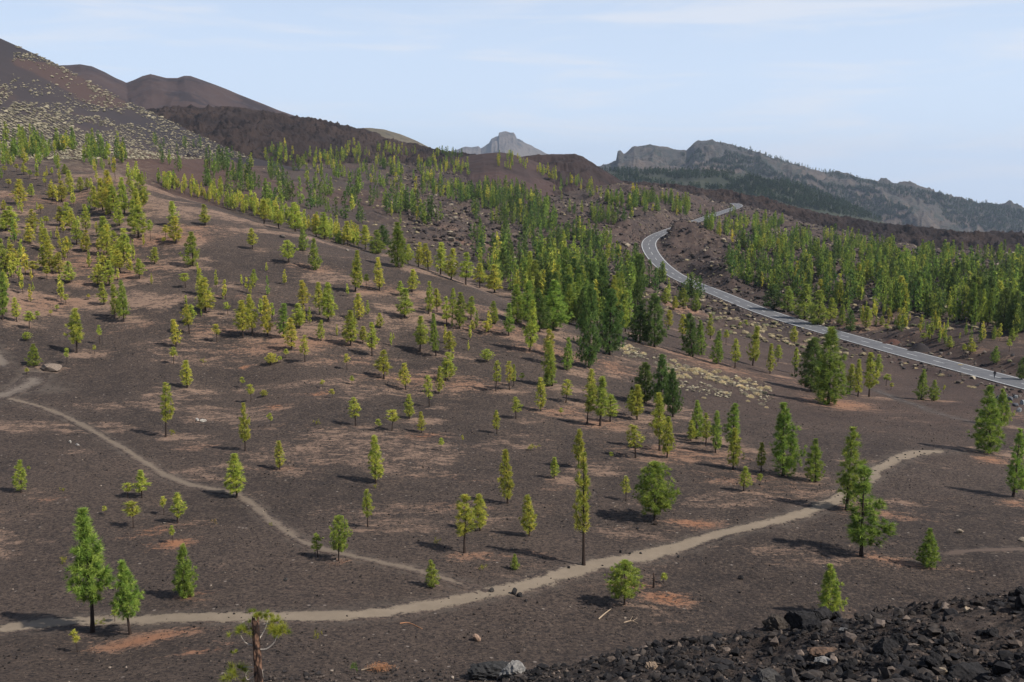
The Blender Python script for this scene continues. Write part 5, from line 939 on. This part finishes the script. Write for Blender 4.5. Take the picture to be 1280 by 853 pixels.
# ------------------------------------------------------------------ the person walking on the road
def walker(p_, yaw, h=1.72):
    s_ = h / 1.75; J = {'pel': (0, 0, .95), 'spi': (0, 0, 1.18), 'che': (0, .01, 1.40), 'nec': (0, .02, 1.52), 'hed': (0, .04, 1.66),
        'hl': (.10, 0, .90), 'kl': (.11, .18, .50), 'al': (.11, .12, .08), 'tl': (.11, .28, .03), 'hr': (-.10, 0, .90), 'kr': (-.11, -.02, .48), 'ar': (-.11, -.30, .12), 'tr': (-.11, -.20, .03),
        'sl': (.19, 0, 1.43), 'el': (.25, -.10, 1.16), 'wl': (.24, .02, .93), 'gl': (.24, .06, .84), 'sr': (-.19, 0, 1.43), 'er': (-.25, .02, 1.15), 'wr': (-.24, .20, .96), 'gr': (-.24, .26, .90)}
    rad = dict(pel=.15, spi=.135, che=.15, nec=.058, hed=.105, hl=.095, kl=.062, al=.045, tl=.04, hr=.095, kr=.062, ar=.045, tr=.04, sl=.07, el=.048, wl=.036, gl=.032, sr=.07, er=.048, wr=.036, gr=.032)
    ks = list(J); E = [('pel', 'spi'), ('spi', 'che'), ('che', 'nec'), ('nec', 'hed'), ('pel', 'hl'), ('hl', 'kl'), ('kl', 'al'), ('al', 'tl'), ('pel', 'hr'), ('hr', 'kr'), ('kr', 'ar'), ('ar', 'tr'), ('che', 'sl'), ('sl', 'el'), ('el', 'wl'), ('wl', 'gl'), ('che', 'sr'), ('sr', 'er'), ('er', 'wr'), ('wr', 'gr')]
    me = bpy.data.meshes.new('person'); me.from_pydata([Vector(J[k_]) * s_ for k_ in ks], [(ks.index(a), ks.index(b)) for a, b in E], []); o = ob('person', me); md = o.modifiers.new('skin', 'SKIN')
    for i, k_ in enumerate(ks): me.skin_vertices[0].data[i].radius = (rad[k_] * s_,) * 2; me.skin_vertices[0].data[i].use_root = (k_ == 'pel')
    o.modifiers.new('sub', 'SUBSURF').levels = 2; o.modifiers['sub'].render_levels = 2
    m, t, b = newmat('dark_clothes'); sep = N(t, 'ShaderNodeSeparateXYZ'); tcn = N(t, 'ShaderNodeTexCoord'); L(t, tcn.outputs['Object'], sep.inputs[0]); z_ = sep.outputs[2]
    c = mixc(t, mr(t, z_, .96, .98, smooth=False), (0.045, 0.05, 0.065), (0.018, 0.018, 0.022)); c = mixc(t, mr(t, z_, 1.52, 1.54, smooth=False), c, (0.42, 0.25, 0.18)); c = mixc(t, mr(t, z_, .09, .07, smooth=False), c, (0.02, 0.02, 0.02)); L(t, c, b.inputs['Base Color']); me.materials.append(m)
    o.location = p_; o.rotation_euler[2] = yaw; tag(o, 'person in dark clothes walking along the edge of the road', 'person')
    V, Fc = ICO[2]; V = V * [.108, .118, .105]; keep = V[:, 2] > -.03; V = V * s_; m_, t, b = newmat('hair'); b.inputs['Base Color'].default_value = (.03, .022, .018, 1)
    fk = [f for f in Fc if all(V[i, 2] > -.03 or V[i, 1] < -.02 for i in f)]; hm = mesh_np('hair', V + np.array([0, .02, 1.69]) * s_, np.array(fk), True); ob('hair', hm, m_, o)
    return o
ph_ = hit(1243, 473.5, 38); rr_i = int(np.argmin(np.hypot(RC[:, 0] - ph_[0], RC[:, 1] - ph_[1]))); tt = RC[rr_i + 2] - RC[rr_i]; walker(np.array([ph_[0], ph_[1], ph_[2] + 0.02]), math.atan2(-tt[0], tt[1]))

# ------------------------------------------------------------------ haze
hb = mesh_np('haze', np.array([[x, y, z] for x in (-14500, 14500) for y in (-600, 14500) for z in (-700, 430)]), np.array([[0, 1, 3, 2], [4, 6, 7, 5], [0, 4, 5, 1], [2, 3, 7, 6], [0, 2, 6, 4], [1, 5, 7, 3]]))
m_hz = bpy.data.materials.new('haze_air'); m_hz.use_nodes = True; t_ = m_hz.node_tree; t_.nodes.clear(); vo_ = N(t_, 'ShaderNodeVolumePrincipled', Density=4.8e-5); vo_.inputs['Color'].default_value = (0.68, 0.81, 1.0, 1); vo_.inputs['Anisotropy'].default_value = 0.2
oo_ = N(t_, 'ShaderNodeOutputMaterial'); L(t_, vo_.outputs[0], oo_.inputs['Volume']); HAZE = ob('haze', hb, m_hz); tag(HAZE, 'thin blue haze that pales the far mountains', 'haze', kind='stuff')
SC.cycles.volume_max_steps = 64
# ------------------------------------------------------------------ labels: which tree is which
HAND = [  # x, y, label, short name used to place its neighbours
 (116, 790, 'tallest pine at lower left, standing on the lower edge of the main footpath', 'the tallest lower-left pine'),
 (163, 793, 'smaller leafy pine just right of the tallest lower-left pine by the footpath', None),
 (230, 746, 'dense narrow green pine alone above the main footpath at lower left', 'the dense narrow lower-left pine'),
 (295, 622, 'bushy yellow-green pine standing right beside the narrow footpath on the left slope', 'the bushy narrow-footpath pine'),
 (423, 701, 'airy green pine with bare lower trunk above the narrow footpath, larger of a pair', 'the airy pair by the narrow footpath'),
 (398, 696, 'small airy pine, smaller of the pair beside the narrow footpath', None),
 (540, 733, 'small bright pine beside the lower end of the narrow footpath', 'the small pine at the footpath fork'),
 (582, 691, 'sparse olive pine, front one of two above the main footpath', 'the sparse olive pine'),
 (599, 664, 'dense yellow-green pine, rear one of two above the main footpath', None),
 (644, 712, 'small young green pine right of the two olive pines above the footpath', None),
 (662, 670, 'slender yellow-green pine left of the tall thin pine by the footpath', None),
 (729, 707, 'tall thin pine with long bare trunk standing at the main footpath edge', 'the tall thin footpath pine'),
 (780, 756, 'round bushy pine with a charred stump beside it below the main footpath', 'the round pine below the footpath'),
 (819, 650, 'large round dark green pine on orange litter above the main footpath', 'the large round pine'),
 (1034, 768, 'bright yellow-green conical pine rising behind the black lava outcrop', 'the bright outcrop pine'),
 (1077, 695, 'tall open pine, front one of the overlapping pair below the footpath bend', 'the tall overlapping pair'),
 (1058, 638, 'tall pine, rear one of the overlapping pair at the footpath bend', None),
 (1160, 708, 'small conical pine beside the thin brown track at right', 'the small brown-track pine'),
 (1236, 566, 'big leafy green pine at the right end of the curving footpath', 'the big right-hand pine'),
 (1251, 532, 'green pine half hidden behind the big leafy pine at right', None),
 (1266, 622, 'tall dark pine at the right edge below the footpath end', None),
 (1035, 505, 'tallest conical pine of the big clump on orange litter below the road', 'the big clump below the road'),
 (1014, 489, 'broad dark pine, left one of the big clump below the road', None),
 (979, 597, 'big leafy conical pine alone below the pale scrub patch', 'the big lone pine below the scrub'),
 (1019, 602, 'dark narrow pine right of the big leafy pine below the scrub', None),
 (736, 460, 'tallest dark pine in front of the central forest edge', 'the tallest central dark pine'),
 (761, 444, 'wide dark pine right of the tallest dark pine at the central forest edge', None),
 (800, 429, 'broad dark bushy pine, left one of the dark twins above the scrub strip', 'the dark bushy twins'),
 (818, 434, 'broad dark pine, right and taller one of the twins above the scrub strip', None),
 (866, 446, 'dark green pine alone on bare ground right of the dark bushy twins', None),
 (826, 510, 'dark dense pine standing in the scrub patch, rear one of a dark pair', 'the dark scrub-patch pair'),
 (841, 521, 'dark dense pine standing in the scrub patch, front right of a dark pair', None),
 (805, 504, 'dull brownish broad pine left of the dark pair at the scrub patch', None),
 (497, 334, 'big dense green pine standing on the hill crest', 'the big crest pine'),
 (241, 332, 'lone dense dark green pine on the bare black upper left slope', 'the lone dense upper-slope pine'),
 (361, 329, 'round yellowish pine on bare black ground just below the hill crest', 'the round pine under the crest'),
 (378, 314, 'narrow green pine on the hill crest behind the round yellowish pine', None),
 (394, 338, 'slender green pine right of the round yellowish pine under the crest', None),
 (43, 457, 'dark green bushy pine beside the pale flat slab at left', 'the pale flat slab'),
 (207, 546, 'tall sparse pine with bare trunk and small shoot at its foot, left slope', 'the sparse left-slope pine'),
 (306, 564, 'slim pine with clear trunk above the bushy narrow-footpath pine', None),
 (350, 587, 'small pine with bent crown right of the bushy narrow-footpath pine', None),
 (471, 604, 'narrow upright pine alone on dark gravel in the picture middle left', 'the narrow upright mid-slope pine'),
 (635, 630, 'slender bright pine on the plain above the two olive pines', None),
 (26, 616, 'double-lobed small yellow-green pine near the left edge', 'the double-lobed left-edge pine'),
 (226, 654, 'small leafy pine on an orange patch left of the narrow footpath', 'the orange-patch pine'),
 (1151, 500, 'small dark pine, left and taller of two beside the faint grey track', 'the faint-track pair'),
 (1167, 501, 'small green pine, right and shorter of two beside the faint grey track', None),
 (1062, 415, 'dark conical pine standing on the far verge of the road', 'the dark verge pine'),
 (914, 588, 'yellow-green pine, front one of the close pair left of the big lone pine', None),
 (914, 560, 'green pine, rear one of the close pair left of the big lone pine', None),
 (724, 585, 'yellow-green pine directly behind the tip of the tall thin footpath pine', None),
 (692, 599, 'small golden-green pine left of the tall thin footpath pine tip', None),
 (930, 614, 'small thin pine on tan litter left of the big lone pine', None),
 (1277, 475, 'dark pine cut by the right edge above the road', None),
 (219, 305, 'bright conical pine at the right end of the dense upper-left cluster', 'the bright conical upper-left pine'),
 (256, 282, 'small lone yellowish pine on the bare slope near the crest', None),
 (173, 297, 'tall yellow-green pine at the right side of the dense upper-left cluster', 'the tall upper-left cluster pine'),
 (135, 265, 'tallest yellow-green pine in the middle of the dense upper-left cluster', 'the middle of the upper-left cluster'),
 (25, 254, 'broad yellowish pine near the left edge at the hilltop', 'the broad hilltop pine'),
 (312, 422, 'bushy bright pine on tan litter in the middle of the left hill', 'the bushy mid-hill pine'),
 (95, 441, 'tall leafy pine alone above the pale slab on the left hill', 'the tall pine above the slab'),
 (437, 432, 'dense yellow-green pine right of centre on the tan litter band', 'the dense tan-band pine'),
 (480, 474, 'bushy conical pine at the lower edge of the tan litter band', 'the bushy tan-band edge pine'),
 (662, 440, 'open bright pine in front of the dark central forest', 'the open bright pine before the forest'),
 (749, 532, 'open yellow-green pine, tallest of the trio on orange ground at centre', 'the open trio at centre'),
 (825, 564, 'tall yellow-green pine with bare trunk on tan ground right of centre', 'the tall bare-trunk pine'),
 (794, 572, 'round-topped airy pine with thin bare trunk, right of centre', None),
 (941, 457, 'slim pine standing alone right of the scrub patch top', 'the slim pine above the scrub'),
]
ALL = [t for t in trees] + forest_ind
for t in ALL: t['lab'] = None
LM = []
for x, y, lb, short in HAND:
    c = [t for t in ALL if t['lab'] is None and abs(t['x'] - x) < 9 and abs(t['y'] - y) < 14]
    if not c: print('no tree for', x, y); continue
    t = min(c, key=lambda t: (t['x'] - x) ** 2 + (t['y'] - y) ** 2); t['lab'] = lb
    if short: LM.append((t['x'], (t['y'] + t['top']) / 2, short))
LM += [(0, 480, 'the dusty path at the left edge'), (1150, 440, 'the black gravel heap'), (955, 380, 'the straight middle stretch of road'), (832, 320, 'the road bend'), (1243, 470, 'the person on the road'), (560, 565, 'the bare gravel at picture centre'), (330, 497, 'the bare gravel beside the slab'), (90, 790, 'the footpath at lower left'), (580, 300, 'the dark valley behind the crest'), (1000, 390, 'the road edge below the plateau forest'), (700, 390, 'the dark central forest edge'), (70, 350, 'the crowded left-edge hillside'), (560, 385, 'the pine row under the crest'), (380, 250, 'the valley behind the crest'), (250, 250, 'the yellowish row behind the crest'), (660, 500, 'the tan ground at picture centre'), (620, 355, 'the lower end of the crest'), (1230, 430, 'the right-hand edge of the plateau')]
ORD = ['nearest', 'second nearest', 'third nearest', 'fourth nearest', 'fifth nearest', 'sixth nearest', 'seventh nearest', 'eighth nearest', 'ninth nearest', 'tenth nearest', 'eleventh nearest', 'twelfth nearest', 'thirteenth nearest', 'fourteenth nearest']
HUE = {'y': 'yellow-green', 'g': 'green', 'd': 'dark green'}; LOOK = {'slim': 'slender', 'slim2': 'slender', 'tall': 'tall', 'cone': 'bushy', 'broad': 'broad', 'round': 'round-topped', 'oval': 'round', 'airy': 'thin-crowned', 'sap': 'little', 'gappy': 'open'}
bins = {}
for t in ALL:
    if t['lab']: continue
    cy = (t['y'] + t['top']) / 2; l_ = min(range(len(LM)), key=lambda i: (LM[i][0] - t['x']) ** 2 + ((LM[i][1] - cy) * 1.5) ** 2); dx = t['x'] - LM[l_][0]; dy = cy - LM[l_][1]
    side = ('right' if dx > 0 else 'left') if abs(dx) > abs(dy) * 1.3 else ('below' if dy > 0 else 'above')
    bins.setdefault((l_, side, t['k'] == 'b'), []).append((dx * dx + dy * dy, t))
for (l_, side, low), lst in bins.items():
    lst.sort(key=lambda e: e[0])
    for n_, (dd, t) in enumerate(lst):
        kind_ = 'pine seedling' if low else 'pine'; look = 'yellowish' if low else LOOK[t['form']] + ' ' + HUE[t['ck']]
        rk_ = ORD[min(n_, len(ORD) - 1)] if len(lst) > 1 else 'alone'
        t['lab'] = f"{look} {kind_}, {rk_} {side} " + ('of ' if side in ('left', 'right') else '') + LM[l_][2]
for t in ALL:
    low = t['k'] == 'b'; f_ = t in forest_ind
    tag(t['o'], t['lab'], 'seedling' if low else 'tree', 'pine seedlings on the gravel' if low else ('pines at the forest edge' if f_ else 'pines scattered over the volcanic slope'))
NTH = ['first', 'second', 'third', 'fourth', 'fifth', 'sixth', 'seventh', 'eighth', 'ninth', 'tenth', 'eleventh', 'twelfth', 'thirteenth', 'fourteenth', 'fifteenth', 'sixteenth', 'seventeenth']
grp = {}
for o, x, y, ph_ in bushes: grp.setdefault(ph_, []).append((x, o))
for ph_, lst in grp.items():
    lst.sort(key=lambda e: e[0])
    for n_, (x, o) in enumerate(lst): o['label'] = f"dry bush, {NTH[n_]} from left {ph_}"
from collections import Counter
_w = [(o['label'], len(o['label'].split())) for o in SC.objects if o.get('label')]
print('long labels', [w for w in _w if w[1] > 16 or w[1] < 4][:8]); print('dups', [k_ for k_, v_ in Counter(w[0] for w in _w).items() if v_ > 1])
